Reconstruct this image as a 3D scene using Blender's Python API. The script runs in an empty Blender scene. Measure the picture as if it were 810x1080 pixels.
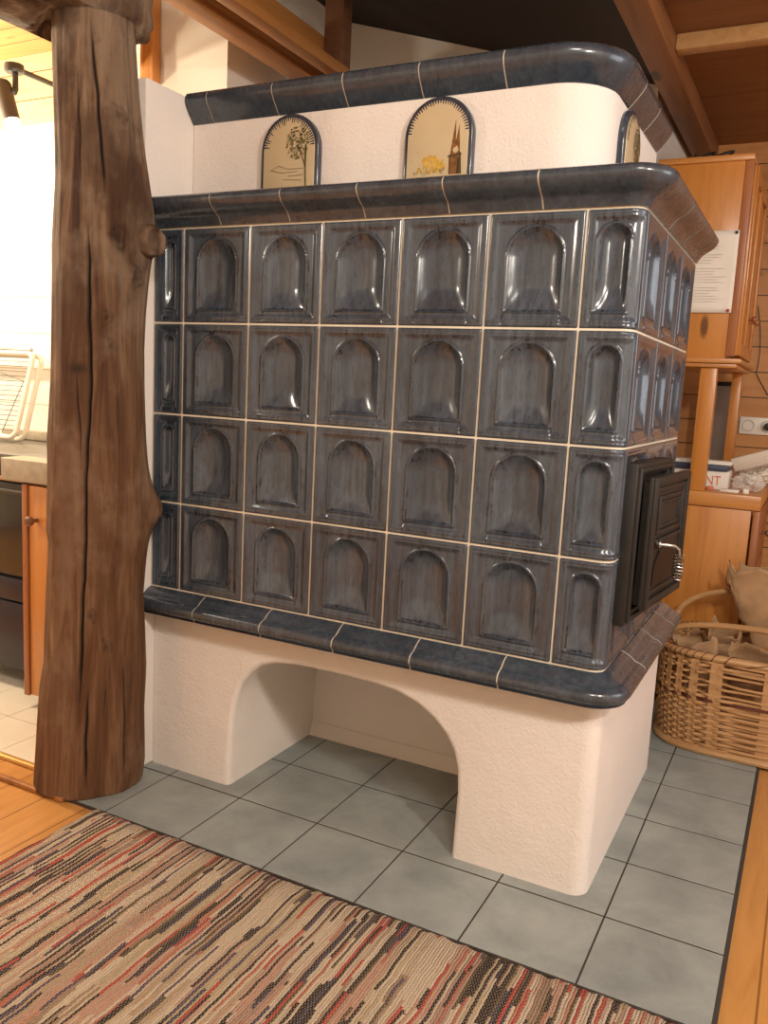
import bpy, bmesh, math, random
import numpy as np
from mathutils import Vector, Matrix, noise
random.seed(7); rng = np.random.RandomState(7)
C = bpy.context.scene.collection
scn = bpy.context.scene

# ------------------------------------------------------------------ camera
def cam_axes(y, p, r):
    f = np.array([math.sin(y)*math.cos(p), math.cos(y)*math.cos(p), math.sin(p)])
    rt = np.array([math.cos(y), -math.sin(y), 0.]); dn = np.cross(f, rt)
    return math.cos(r)*rt+math.sin(r)*dn, -math.sin(r)*rt+math.cos(r)*dn, f
RT, DN, FW = cam_axes(-.4678, -.1482, -.0513)
cd = bpy.data.cameras.new('camera'); cam = bpy.data.objects.new('camera', cd); C.objects.link(cam)
m = Matrix.Identity(4)
for i in range(3):
    m[i][0] = RT[i]; m[i][1] = -DN[i]; m[i][2] = -FW[i]
m[0][3], m[1][3], m[2][3] = 1.5866, -1.8507, 1.1723
cam.matrix_world = m
cd.sensor_fit = 'HORIZONTAL'; cd.sensor_width = 36; cd.lens = 887.5/810*36; cd.clip_start = .02
scn.camera = cam

# ------------------------------------------------------------------ light and exposure
scn.view_settings.view_transform = 'Standard'; scn.view_settings.look = 'None'
scn.view_settings.exposure = 0.5; scn.view_settings.gamma = 1; scn.view_settings.use_curve_mapping = False
w = bpy.data.worlds.new('World'); scn.world = w; w.use_nodes = True
w.node_tree.nodes['Background'].inputs[0].default_value = (1, .90, .80, 1)
w.node_tree.nodes['Background'].inputs[1].default_value = .03
def lamp(name, loc, power, radius, col=(1, .85, .68)):
    l = bpy.data.lights.new(name, 'POINT'); l.energy = power; l.shadow_soft_size = radius; l.color = col
    o = bpy.data.objects.new(name, l); o.location = loc; C.objects.link(o); return o
def area(name, loc, target, power, sx, sy, col=(1, .87, .71)):
    l = bpy.data.lights.new(name, 'AREA'); l.energy = power; l.shape = 'RECTANGLE'; l.size = sx; l.size_y = sy; l.color = col
    o = bpy.data.objects.new(name, l); o.location = loc
    o.rotation_euler = (Vector(target)-Vector(loc)).to_track_quat('-Z', 'Y').to_euler(); C.objects.link(o); return o
lamp('dining_lamp', (2.55, -1.35, 2.0), 78, .09, (1, .92, .82))
lamp('living_lamp', (-1.3, -1.15, 2.0), 25, .08, (1, .90, .76))
area('ceiling_lamp', (2.1, -2.1, 2.7), (1.4, -.4, 0.0), 24, .5, .5, (1, .92, .82))
area('side_fill', (3.7, .4, 1.6), (1.2, .6, 1.0), 12, 1.1, 1.3, (.86, .92, 1))  # unseen cool fill panel, added to brighten the stove's side tiles
lamp('kitchen_fill', (-2.1, -.1, 2.05), 95, .08, (1, .88, .66))  # extra light out of view, added to flood the kitchen wall and floor
KITCHEN_LAMP = 9

# ------------------------------------------------------------------ materials
def newmat(name):
    m = bpy.data.materials.new(name); m.use_nodes = True
    n = m.node_tree.nodes; l = m.node_tree.links
    return m, n, l, n['Principled BSDF']
def ramp(n, pts, interp='LINEAR'):
    r = n.new('ShaderNodeValToRGB'); r.color_ramp.interpolation = interp
    e = r.color_ramp.elements
    while len(e) < len(pts): e.new(.5)
    for k, (p, c) in enumerate(pts): e[k].position = p; e[k].color = (*c, 1) if len(c) == 3 else c
    return r
def coords(n, l, scale=(1, 1, 1), rot=(0, 0, 0), loc=(0, 0, 0)):
    tc = n.new('ShaderNodeTexCoord'); mp = n.new('ShaderNodeMapping')
    mp.inputs['Scale'].default_value = scale; mp.inputs['Rotation'].default_value = rot; mp.inputs['Location'].default_value = loc
    l.new(tc.outputs['Object'], mp.inputs[0]); return mp.outputs[0]
def tex_noise(n, l, vec, scale, detail=4, rough=.55, dist=0):
    t = n.new('ShaderNodeTexNoise'); t.inputs['Scale'].default_value = scale; t.inputs['Detail'].default_value = detail
    t.inputs['Roughness'].default_value = rough; t.inputs['Distortion'].default_value = dist
    l.new(vec, t.inputs['Vector']); return t.outputs['Fac']
def bump(n, l, h, strength, dist, b):
    k = n.new('ShaderNodeBump'); k.inputs['Strength'].default_value = strength; k.inputs['Distance'].default_value = dist
    l.new(h, k.inputs['Height'])
    l.new(k.outputs[0], b.inputs['Normal']); return k
def mixc(n, l, fac, a, b, mode='MIX'):
    x = n.new('ShaderNodeMix'); x.data_type = 'RGBA'; x.blend_type = mode
    for sock, v in ((0, fac), (6, a), (7, b)):
        if hasattr(v, 'links'): l.new(v, x.inputs[sock])
        elif sock == 0: x.inputs[0].default_value = v
        else: x.inputs[sock].default_value = (*v, 1)
    return x.outputs[2]
def math_(n, l, op, a, b=None, c=None):
    x = n.new('ShaderNodeMath'); x.operation = op
    for i, v in enumerate((a, b, c)):
        if v is None: continue
        if hasattr(v, 'links'): l.new(v, x.inputs[i])
        else: x.inputs[i].default_value = v
    return x.outputs[0]
def plain(name, col, rough=.5, metal=0, spec=.5, var=.12, vscale=8, bmp=0, bscale=60, emit=None):
    m, n, l, b = newmat(name)
    v = coords(n, l); f = tex_noise(n, l, v, vscale)
    r = ramp(n, [(.3, tuple(c*(1-var) for c in col)), (.7, tuple(min(1, c*(1+var)) for c in col))]); l.new(f, r.inputs[0])
    l.new(r.outputs[0], b.inputs['Base Color'])
    b.inputs['Roughness'].default_value = rough; b.inputs['Metallic'].default_value = metal; b.inputs['Specular IOR Level'].default_value = spec
    if bmp: bump(n, l, tex_noise(n, l, v, bscale, 3), bmp, .003, b)
    if emit: b.inputs['Emission Color'].default_value = (*emit[0], 1); b.inputs['Emission Strength'].default_value = emit[1]
    return m
def wood(name, base, dark, axis='X', rough=.45, knots=True, grain=1.0, seams=None, seam_axis='Z', coat=0, seam_dark=.15):
    """grain runs along axis; seams = board width repeated along seam_axis"""
    m, n, l, b = newmat(name)
    st = {'X': (.9, 11, 11), 'Y': (11, .9, 11), 'Z': (11, 11, .9)}[axis]
    v = coords(n, l, st)
    f = tex_noise(n, l, v, 2.2*grain, 6, .6, .9)
    fine = tex_noise(n, l, v, 14*grain, 3, .6)
    r = ramp(n, [(.3, dark), (.5, base), (.75, tuple(min(1, c*1.12) for c in base))]); l.new(f, r.inputs[0])
    col = mixc(n, l, math_(n, l, 'MULTIPLY', fine, .35), r.outputs[0], tuple(c*.72 for c in base))
    if knots:
        ks = {'X': (2.2, 6.5, 6.5), 'Y': (6.5, 2.2, 6.5), 'Z': (6.5, 6.5, 2.2)}[axis]
        vk = coords(n, l, ks, loc=(.37, .61, .2))
        vo = n.new('ShaderNodeTexVoronoi'); vo.inputs['Scale'].default_value = 1.0; vo.inputs['Randomness'].default_value = 1
        l.new(vk, vo.inputs['Vector'])
        kr = ramp(n, [(.0, (1, 1, 1)), (.075, (1, 1, 1)), (.125, (0, 0, 0))]); l.new(vo.outputs['Distance'], kr.inputs[0])
        col = mixc(n, l, kr.outputs[0], col, tuple(c*.35 for c in dark))
    if seams:
        tc = n.new('ShaderNodeTexCoord'); sp = n.new('ShaderNodeSeparateXYZ'); l.new(tc.outputs['Object'], sp.inputs[0])
        s = math_(n, l, 'FRACT', math_(n, l, 'DIVIDE', sp.outputs['XYZ'.index(seam_axis)], seams))
        s = math_(n, l, 'LESS_THAN', math_(n, l, 'ABSOLUTE', math_(n, l, 'SUBTRACT', s, .5)), .005/seams*.5)
        cell = math_(n, l, 'FLOOR', math_(n, l, 'ADD', math_(n, l, 'DIVIDE', sp.outputs['XYZ'.index(seam_axis)], seams), .5))
        wn = n.new('ShaderNodeTexWhiteNoise'); wn.noise_dimensions = '1D'; l.new(cell, wn.inputs['W'])
        col = mixc(n, l, math_(n, l, 'MULTIPLY', wn.outputs['Value'], .3), col, tuple(c*.6 for c in base))
        col = mixc(n, l, s, col, tuple(c*seam_dark for c in dark))
    l.new(col, b.inputs['Base Color']); b.inputs['Roughness'].default_value = rough
    b.inputs['Coat Weight'].default_value = coat; b.inputs['Coat Roughness'].default_value = .2
    bump(n, l, fine, .15, .002, b)
    return m

def glaze_mat(name, c1, c2, rough=.2):
    m, n, l, b = newmat(name)
    v = coords(n, l, (1, 1, .35))
    f = tex_noise(n, l, v, 9, 5, .65, .4); sp = tex_noise(n, l, v, 90, 4, .7)
    r = ramp(n, [(.3, c1), (.7, c2)]); l.new(f, r.inputs[0])
    at = n.new('ShaderNodeAttribute'); at.attribute_name = 'pool'
    spk = ramp(n, [(.53, (0, 0, 0)), (.62, (1, 1, 1))]); l.new(sp, spk.inputs[0])
    stk = tex_noise(n, l, coords(n, l, (1, 1, .07)), 75, 4, .7); skr = ramp(n, [(.40, (0, 0, 0)), (.62, (1, 1, 1))]); l.new(stk, skr.inputs[0])
    col = mixc(n, l, math_(n, l, 'MULTIPLY', skr.outputs[0], .45), r.outputs[0], tuple(c*.35 for c in c1))
    col = mixc(n, l, math_(n, l, 'MULTIPLY', spk.outputs[0], .3), col, (.015, .012, .014))
    pn = math_(n, l, 'MULTIPLY', at.outputs['Fac'], math_(n, l, 'MULTIPLY_ADD', spk.outputs[0], 1.3, .45))
    pn.node.use_clamp = True
    col = mixc(n, l, pn, col, (.008, .008, .010))
    l.new(col, b.inputs['Base Color'])
    rr = ramp(n, [(.3, (rough*.75,)*3), (.7, (rough*1.35,)*3)]); l.new(sp, rr.inputs[0]); l.new(rr.outputs[0], b.inputs['Roughness'])
    b.inputs['Specular IOR Level'].default_value = .55
    b.inputs['Coat Weight'].default_value = .55; b.inputs['Coat Roughness'].default_value = .12; b.inputs['Coat IOR'].default_value = 1.5
    bump(n, l, tex_noise(n, l, v, 26, 3), .12, .004, b)
    return m

def plaster_mat(name, col, s=1.0):
    m, n, l, b = newmat(name)
    v = coords(n, l)
    f = tex_noise(n, l, v, 3, 4)
    r = ramp(n, [(.3, tuple(c*.94 for c in col)), (.7, col)]); l.new(f, r.inputs[0])
    l.new(r.outputs[0], b.inputs['Base Color']); b.inputs['Roughness'].default_value = .9; b.inputs['Specular IOR Level'].default_value = .2
    big = tex_noise(n, l, v, 14, 3); small = tex_noise(n, l, v, 130, 4, .6)
    h = math_(n, l, 'ADD', math_(n, l, 'MULTIPLY', big, 1.4), small)
    bump(n, l, h, .55*s, .004, b)
    return m

def weathered_mat():
    m, n, l, b = newmat('weathered_log')
    v = coords(n, l, (7, 7, .55))
    f = tex_noise(n, l, v, 2.6, 8, .62, .7); fine = tex_noise(n, l, v, 30, 6, .75, .5)
    blot = tex_noise(n, l, coords(n, l, (1, 1, .6)), 4.2, 4, .6)
    r = ramp(n, [(.34, (.030, .013, .007)), (.43, (.095, .045, .022)), (.50, (.19, .105, .055)), (.57, (.30, .19, .11)), (.68, (.46, .34, .22))]); l.new(f, r.inputs[0])
    col = mixc(n, l, math_(n, l, 'MULTIPLY', fine, .7), r.outputs[0], (.06, .032, .020))
    br = ramp(n, [(.48, (0, 0, 0)), (.56, (1, 1, 1))]); l.new(blot, br.inputs[0])
    col = mixc(n, l, math_(n, l, 'MULTIPLY', br.outputs[0], .55), col, (.30, .215, .145))
    b2 = tex_noise(n, l, coords(n, l, (1.3, 1.3, .8), loc=(3, 1, 2)), 5.0, 5, .65)
    dr_ = ramp(n, [(.50, (0, 0, 0)), (.60, (1, 1, 1))]); l.new(b2, dr_.inputs[0])
    col = mixc(n, l, math_(n, l, 'MULTIPLY', dr_.outputs[0], .6), col, (.075, .036, .018))
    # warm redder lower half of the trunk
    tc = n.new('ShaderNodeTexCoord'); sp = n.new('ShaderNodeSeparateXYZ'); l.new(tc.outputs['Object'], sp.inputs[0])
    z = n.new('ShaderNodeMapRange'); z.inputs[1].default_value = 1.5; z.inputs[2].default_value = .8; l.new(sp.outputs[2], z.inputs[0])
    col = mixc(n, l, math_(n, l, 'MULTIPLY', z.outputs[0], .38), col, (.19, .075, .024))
    at = n.new('ShaderNodeAttribute'); at.attribute_name = 'stain_shade'
    col = mixc(n, l, at.outputs['Fac'], col, (.018, .010, .007))  # dark knots and burn mark, plus shade painted into the cracks
    l.new(col, b.inputs['Base Color']); b.inputs['Roughness'].default_value = .75; b.inputs['Specular IOR Level'].default_value = .3
    bump(n, l, math_(n, l, 'ADD', f, fine), .8, .008, b)
    return m

def tile_mat(name, c1, c2, rough, bumpy=.06):
    m, n, l, b = newmat(name)
    v = coords(n, l); f = tex_noise(n, l, v, 5.5, 6, .65, .3)
    r = ramp(n, [(.3, c1), (.72, c2)]); l.new(f, r.inputs[0])
    sp = tex_noise(n, l, v, 60, 4, .7); k = ramp(n, [(.66, (0, 0, 0)), (.75, (1, 1, 1))]); l.new(sp, k.inputs[0])
    l.new(mixc(n, l, math_(n, l, 'MULTIPLY', k.outputs[0], .25), r.outputs[0], tuple(c*.6 for c in c1)), b.inputs['Base Color'])
    b.inputs['Roughness'].default_value = rough
    bump(n, l, tex_noise(n, l, v, 30, 3), bumpy, .004, b)
    return m

def rug_mat():
    m, n, l, b = newmat('rag_weave')
    tc = n.new('ShaderNodeTexCoord'); s = n.new('ShaderNodeSeparateXYZ'); l.new(tc.outputs['Object'], s.inputs[0])
    x, y = s.outputs[0], s.outputs[1]
    wob = tex_noise(n, l, coords(n, l, (3, 5, 1)), 2.0, 3)
    x2 = math_(n, l, 'ADD', x, math_(n, l, 'MULTIPLY', math_(n, l, 'SUBTRACT', wob, .5), .016))
    def band(wd, ln, seed):
        cx = math_(n, l, 'FLOOR', math_(n, l, 'DIVIDE', x2, wd))
        wn = n.new('ShaderNodeTexWhiteNoise'); wn.noise_dimensions = '2D'
        cb = n.new('ShaderNodeCombineXYZ'); l.new(cx, cb.inputs[0]); cb.inputs[1].default_value = seed; l.new(cb.outputs[0], wn.inputs['Vector'])
        yy = math_(n, l, 'FLOOR', math_(n, l, 'DIVIDE', math_(n, l, 'ADD', y, math_(n, l, 'MULTIPLY', wn.outputs['Value'], 3.)), ln))
        wn2 = n.new('ShaderNodeTexWhiteNoise'); wn2.noise_dimensions = '3D'
        cb2 = n.new('ShaderNodeCombineXYZ'); l.new(cx, cb2.inputs[0]); l.new(yy, cb2.inputs[1]); cb2.inputs[2].default_value = seed
        l.new(cb2.outputs[0], wn2.inputs['Vector']); return wn2.outputs['Value']
    a = band(.026, .55, 1.3)
    ra = ramp(n, [(0, (.54, .41, .29)), (.20, (.46, .33, .22)), (.34, (.52, .30, .22)), (.44, (.62, .49, .36)), (.62, (.40, .25, .19)), (.72, (.50, .39, .25)), (.88, (.33, .22, .15))], 'CONSTANT'); l.new(a, ra.inputs[0])
    c = band(.0062, .22, 4.1)
    rc = ramp(n, [(0, (.60, .48, .35)), (.08, (.006, .006, .010)), (.26, (.62, .50, .38)), (.33, (.46, .05, .04)), (.43, (.48, .20, .13)), (.49, (.010, .010, .018)), (.58, (.07, .055, .10)),
                  (.62, (.62, .50, .36)), (.72, (.50, .30, .22)), (.78, (.09, .07, .035)), (.84, (.45, .13, .09)), (.88, (.64, .52, .38)), (.95, (.03, .035, .08))], 'CONSTANT'); l.new(c, rc.inputs[0])
    pick = band(.0062, .22, 9.7)
    pf = ramp(n, [(0, (0, 0, 0)), (.40, (1, 1, 1))], 'CONSTANT'); l.new(pick, pf.inputs[0])
    col = mixc(n, l, pf.outputs[0], ra.outputs[0], rc.outputs[0])
    # warp threads crossing the rags: little light ticks
    u = math_(n, l, 'SINE', math_(n, l, 'MULTIPLY', y, 2*math.pi/.0105))
    odd = math_(n, l, 'SINE', math_(n, l, 'MULTIPLY', x2, math.pi/.0031))
    t = math_(n, l, 'MULTIPLY', u, math_(n, l, 'SIGN', odd))
    tk = ramp(n, [(.62, (0, 0, 0)), (.9, (1, 1, 1))]); l.new(math_(n, l, 'MULTIPLY_ADD', t, .5, .5), tk.inputs[0])
    col = mixc(n, l, math_(n, l, 'MULTIPLY', tk.outputs[0], .45), col, (.54, .42, .30))
    nz = tex_noise(n, l, coords(n, l), 220, 3)
    col = mixc(n, l, math_(n, l, 'MULTIPLY', nz, .25), col, (.2, .13, .09))
    l.new(col, b.inputs['Base Color']); b.inputs['Roughness'].default_value = .95; b.inputs['Specular IOR Level'].default_value = .1
    hx = math_(n, l, 'ABSOLUTE', math_(n, l, 'SINE', math_(n, l, 'MULTIPLY', x2, math.pi/.0062)))
    bump(n, l, math_(n, l, 'ADD', hx, math_(n, l, 'MULTIPLY', t, .5)), .8, .004, b)
    return m

M = {}
M['glaze'] = glaze_mat('blue_grey_glaze', (.036, .050, .070), (.088, .114, .148), .21)
M['glaze2'] = glaze_mat('moulding_glaze', (.030, .042, .058), (.070, .090, .115), .24)
M['glaze_edge'] = plain('dark_blue_glaze', (.006, .010, .030), .12, spec=.6)
M['grout'] = plain('cream_grout', (.72, .65, .52), .85, bmp=.3)
M['plaster'] = plaster_mat('white_plaster', (.83, .76, .70))
M['wallw'] = plaster_mat('white_wall', (.80, .74, .65), .4)
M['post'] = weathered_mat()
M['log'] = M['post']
M['pine'] = wood('orange_pine', (.54, .215, .042), (.42, .145, .026), 'Z', .38, coat=.3)
M['pineY'] = wood('orange_pine_rail', (.54, .23, .055), (.42, .16, .035), 'X', .38, coat=.3)
M['pine_red'] = wood('reddish_pine', (.36, .13, .045), (.26, .08, .03), 'Z', .4, knots=False)
M['beam'] = wood('stained_beam', (.36, .145, .035), (.24, .085, .02), 'Y', .5)
M['joist'] = wood('brown_joist', (.24, .095, .03), (.16, .06, .018), 'Y', .55)
M['dark_beam'] = wood('dark_stained_beam', (.14, .055, .02), (.08, .03, .012), 'Y', .6)
M['ceil'] = wood('brown_ceiling_boards', (.26, .105, .03), (.17, .062, .018), 'X', .55)
M['roof'] = wood('dark_roof_boards', (.020, .009, .005), (.012, .005, .003), 'X', .95, knots=False)
M['plankwall'] = wood('pine_plank_wall', (.55, .25, .075), (.42, .17, .045), 'X', .45, seams=.115, seam_axis='Z')
M['kplank'] = wood('pale_pine_planks', (.74, .50, .24), (.62, .38, .15), 'X', .45, seams=.105, seam_axis='Z')
M['kceil'] = wood('pale_pine_ceiling', (.70, .40, .15), (.58, .30, .10), 'X', .45, seams=.11, seam_axis='Y')
M['woodfloor'] = wood('varnished_pine_floor', (.60, .29, .085), (.50, .21, .05), 'Y', .28, seams=.14, seam_axis='X', coat=.4, seam_dark=.55)
M['ftile'] = tile_mat('blue_grey_floor_tile', (.21, .235, .225), (.36, .385, .36), .42)
M['fgrout'] = plain('dark_floor_grout', (.045, .035, .028), .9)
M['ktile'] = tile_mat('cream_floor_tile', (.70, .66, .56), (.78, .74, .64), .35)
M['kgrout'] = plain('brown_grout', (.25, .2, .15), .9)
M['kwalltile'] = tile_mat('white_wall_tile', (.84, .82, .76), (.88, .86, .80), .3, .02)
M['iron'] = plain('black_cast_iron', (.020, .018, .016), .5, .1, var=.25, bmp=.2, bscale=160)
M['ironin'] = plain('black_fire_glass', (.006, .005, .005), .45)
M['chrome'] = plain('bright_steel', (.42, .40, .37), .28, 1)
M['plaquebg'] = plain('cream_ceramic', (.56, .44, .27), .25, var=.06)
M['plaqueblue'] = glaze_mat('plaque_blue_rim', (.018, .026, .05), (.05, .062, .085), .2)
M['olive'] = plain('olive_paint', (.16, .14, .05), .3, var=.4, vscale=80)
M['sepia'] = plain('sepia_paint', (.20, .085, .025), .3, var=.4, vscale=80)
M['ochre'] = plain('ochre_paint', (.60, .36, .06), .3, var=.3, vscale=80)
M['darkpaint'] = plain('dark_line_paint', (.05, .035, .02), .3)
M['wicker'] = wood('split_willow', (.52, .29, .125), (.36, .18, .07), 'X', .55, knots=False)
M['wicker_dark'] = plain('dark_willow', (.12, .03, .012), .6)
M['handlew'] = wood('bent_willow_handle', (.52, .30, .13), (.36, .18, .07), 'X', .4, knots=False)
M['kraft'] = plain('brown_kraft_paper', (.40, .24, .12), .8, var=.2, vscale=14, bmp=.3, bscale=30)
M['white'] = plain('white_plastic', (.78, .72, .62), .35, var=.03)
M['paper'] = plain('white_paper', (.78, .72, .64), .8, var=.03)
M['ink'] = plain('grey_ink', (.55, .50, .44), .8)
M['red'] = plain('red_plastic', (.45, .05, .03), .4)
M['black'] = plain('black_metal', (.02, .018, .016), .4, var=.1)
M['navy'] = plain('navy_board', (.035, .05, .09), .5)
M['redprint'] = plain('orange_red_print', (.60, .16, .07), .6)
M['concrete'] = plain('pale_concrete_worktop', (.38, .33, .25), .6, var=.15, vscale=30, bmp=.2)
M['greytop'] = plain('grey_worktop', (.15, .14, .12), .3, var=.08)
M['ovenbody'] = plain('dark_oven_front', (.020, .017, .028), .3)
M['ovenglass'] = plain('dark_oven_glass', (.02, .02, .016), .06, spec=.8)
M['trimwood'] = wood('light_trim', (.60, .34, .14), (.5, .26, .09), 'Y', .5, knots=False)
M['knobw'] = plain('brown_wood_knob', (.17, .075, .03), .4, var=.15)
M['greypanel'] = plain('grey_mirror_panel', (.26, .21, .17), .3, var=.12)
def clear_mat():
    m, n, l, b = newmat('crinkled_clear_film')
    b.inputs['Base Color'].default_value = (.9, .86, .8, 1); b.inputs['Roughness'].default_value = .15
    b.inputs['Alpha'].default_value = .38
    bump(n, l, tex_noise(n, l, coords(n, l), 60, 4), .6, .006, b); return m
M['film'] = clear_mat()
m_, n_, l_, b_ = newmat('glowing_bulb')
b_.inputs['Emission Color'].default_value = (1, .86, .6, 1); b_.inputs['Emission Strength'].default_value = 30
M['bulb'] = m_

# ------------------------------------------------------------------ helpers
def link(name, me, mats, parent=None, smooth=True, angle=.6):
    o = bpy.data.objects.new(name, me); C.objects.link(o)
    for k in (mats if isinstance(mats, (list, tuple)) else [mats]): me.materials.append(k)
    if parent: o.parent = parent; o.location = (0, 0, 0) if parent.parent else -Vector(parent.location)
    if smooth:
        me.polygons.foreach_set('use_smooth', [True]*len(me.polygons))
        try: me.set_sharp_from_angle(angle=angle)
        except Exception: pass
    return o
def obj(name, bm, mats, parent=None, smooth=True, angle=.6, fix=True):
    if fix: bmesh.ops.recalc_face_normals(bm, faces=bm.faces)
    me = bpy.data.meshes.new(name); bm.to_mesh(me); bm.free()
    return link(name, me, mats, parent, smooth, angle)
def empty(name, label, cat, loc=(0, 0, 0), group=None):
    o = bpy.data.objects.new(name, None); C.objects.link(o); o.location = loc; o.empty_display_size = .1
    o['label'] = label; o['category'] = cat
    if group: o['group'] = group
    bpy.context.view_layer.update(); return o
def tag(o, label, cat, group=None, kind=None):
    o['label'] = label; o['category'] = cat
    if group: o['group'] = group
    if kind: o['kind'] = kind
    return o
def struct(o): o['kind'] = 'structure'; return o
def merge(dst, src, mi=None):
    vs = [dst.verts.new(v.co) for v in src.verts]; src.verts.index_update()
    for f in src.faces:
        try:
            g = dst.faces.new([vs[v.index] for v in f.verts]); g.material_index = f.material_index if mi is None else mi
        except ValueError: pass
    src.free()
def box(bm, x0, y0, z0, x1, y1, z1, bev=0, mi=0, seg=2, mat=None):
    b = bmesh.new(); bmesh.ops.create_cube(b, size=1)
    for v in b.verts: v.co = Vector(((x0+x1)/2+v.co.x*(x1-x0), (y0+y1)/2+v.co.y*(y1-y0), (z0+z1)/2+v.co.z*(z1-z0)))
    if bev: bmesh.ops.bevel(b, geom=b.edges[:], offset=bev, segments=seg, affect='EDGES', profile=.5)
    if mat is not None: b.transform(mat)
    merge(bm, b, mi); return bm
def prism(bm, pts, y0, y1, axis='Y', bev=0, mi=0):
    """pts are (a,b) in the plane across axis; extruded y0..y1 along axis"""
    b = bmesh.new()
    def P(a, c, t): return {'Y': (a, t, c), 'X': (t, a, c), 'Z': (a, c, t)}[axis]
    v0 = [b.verts.new(P(a, c, y0)) for a, c in pts]; v1 = [b.verts.new(P(a, c, y1)) for a, c in pts]
    b.faces.new(v0); b.faces.new(v1[::-1])
    for i in range(len(pts)): j = (i+1) % len(pts); b.faces.new((v0[i], v0[j], v1[j], v1[i]))
    bmesh.ops.recalc_face_normals(b, faces=b.faces)
    if bev: bmesh.ops.bevel(b, geom=[e for e in b.edges if e.calc_face_angle(0) > .5], offset=bev, segments=3, affect='EDGES', profile=.5)
    merge(bm, b, mi); return bm
def tube(bm, pts, r, seg=10, mi=0, cap=True, closed=False):
    pts = [Vector(p) for p in pts]; n = len(pts); rs = r if isinstance(r, (list, tuple)) else [r]*n
    t0 = (pts[1]-pts[0]).normalized(); up = Vector((0, 0, 1)) if abs(t0.z) < .9 else Vector((1, 0, 0))
    nrm = t0.cross(up).normalized(); rings = []
    for i, p in enumerate(pts):
        a = pts[i-1] if i or closed else pts[i]; c = pts[(i+1) % n] if i < n-1 or closed else pts[i]
        t = (c-a).normalized(); nrm = (nrm-t*nrm.dot(t)).normalized(); bi = t.cross(nrm)
        rings.append([bm.verts.new(p+(nrm*math.cos(2*math.pi*k/seg)+bi*math.sin(2*math.pi*k/seg))*rs[i]) for k in range(seg)])
    for i in range(n if closed else n-1):
        A, B = rings[i], rings[(i+1) % n]
        for k in range(seg):
            f = bm.faces.new((A[k], A[(k+1) % seg], B[(k+1) % seg], B[k])); f.material_index = mi
    if cap and not closed:
        f = bm.faces.new(rings[0][::-1]); f.material_index = mi; f = bm.faces.new(rings[-1]); f.material_index = mi
    return bm
def lathe(bm, prof, c=(0, 0, 0), axis=(0, 0, 1), seg=24, mi=0):
    q = Vector((0, 0, 1)).rotation_difference(Vector(axis)); c = Vector(c); rings = []
    for r, z in prof:
        if r < 1e-5: rings.append([bm.verts.new(c+q@Vector((0, 0, z)))])
        else: rings.append([bm.verts.new(c+q@Vector((r*math.cos(2*math.pi*k/seg), r*math.sin(2*math.pi*k/seg), z))) for k in range(seg)])
    for A, B in zip(rings, rings[1:]):
        for k in range(seg):
            a, a2, b, b2 = A[k % len(A)], A[(k+1) % len(A)], B[k % len(B)], B[(k+1) % len(B)]
            vs = []
            for v in (a, a2, b2, b):
                if v not in vs: vs.append(v)
            if len(vs) > 2:
                f = bm.faces.new(vs); f.material_index = mi
    return bm
def grid_mesh(name, V, F, attr=None, aname='pool'):
    me = bpy.data.meshes.new(name); me.from_pydata(V.tolist(), [], F.tolist())
    if attr is not None:
        a = me.attributes.new(aname, 'FLOAT', 'POINT'); a.data.foreach_set('value', attr.astype(np.float32))
    me.update(); return me
def grid_faces(nu, nv, base=0, wrap=False):
    i = np.arange(nu if wrap else nu-1); j = np.arange(nv-1); I, J = np.meshgrid(i, j, indexing='ij')
    a = I*nv+J; b = ((I+1) % nu)*nv+J
    return (np.stack([a, b, b+1, a+1], -1).reshape(-1, 4)+base)
def sstep(a, b, x): t = np.clip((x-a)/(b-a), 0, 1); return t*t*(3-2*t)

# ------------------------------------------------------------------ floor
HX, HY, S = -.263, -.2784, .2571
bm = bmesh.new(); box(bm, -3.6, -3.8, -.08, 4.0, 2.6, -.008); struct(obj('floor', bm, M['woodfloor'], smooth=False))
bm = bmesh.new(); box(bm, HX-.01, HY-.003, -.0079, HX+7*S+.004, 1.5, -.0012); struct(obj('floor', bm, M['fgrout'], smooth=False))
bm = bmesh.new()
for i in range(7):
    for j in range(7):
        x0 = HX+i*S; y0 = HY+j*S; y1 = min(y0+S, 1.5)
        if y1-y0 < .02: continue
        box(bm, x0+.0021, y0+.0030, -.007, x0+S-.0021, y1-.0030, 0, .0008, seg=1)
struct(obj('floor', bm, M['ftile']))
bm = bmesh.new(); box(bm, HX+7*S+.001, -3.6, -.0079, HX+7*S+.008, 1.5, -.001); struct(obj('trim_1', bm, M['fgrout']))
# kitchen tiles on the left
bm = bmesh.new(); box(bm, -3.4, -.19, -.0079, HX-.012, .72, -.002); struct(obj('floor', bm, M['kgrout'], smooth=False))
bm = bmesh.new()
for i in range(16):
    for j in range(5):
        x1 = -.345-i*.2; y0 = -.185+j*.2
        box(bm, x1-.198, y0+.002, -.007, x1, min(y0+.198, .718), .001, .0012, seg=1)
struct(obj('floor', bm, M['ktile']))
bm = bmesh.new(); box(bm, -3.4, -.205, -.006, -.28, -.187, .006, .002); struct(obj('trim_2', bm, plain('brass_edge_strip', (.72, .5, .2), .3, .6)))
bm = bmesh.new(); box(bm, -.42, -.30, -.006, -.145, -.283, .007, .002, mat=None); struct(obj('trim_3', bm, M['beam']))

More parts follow.
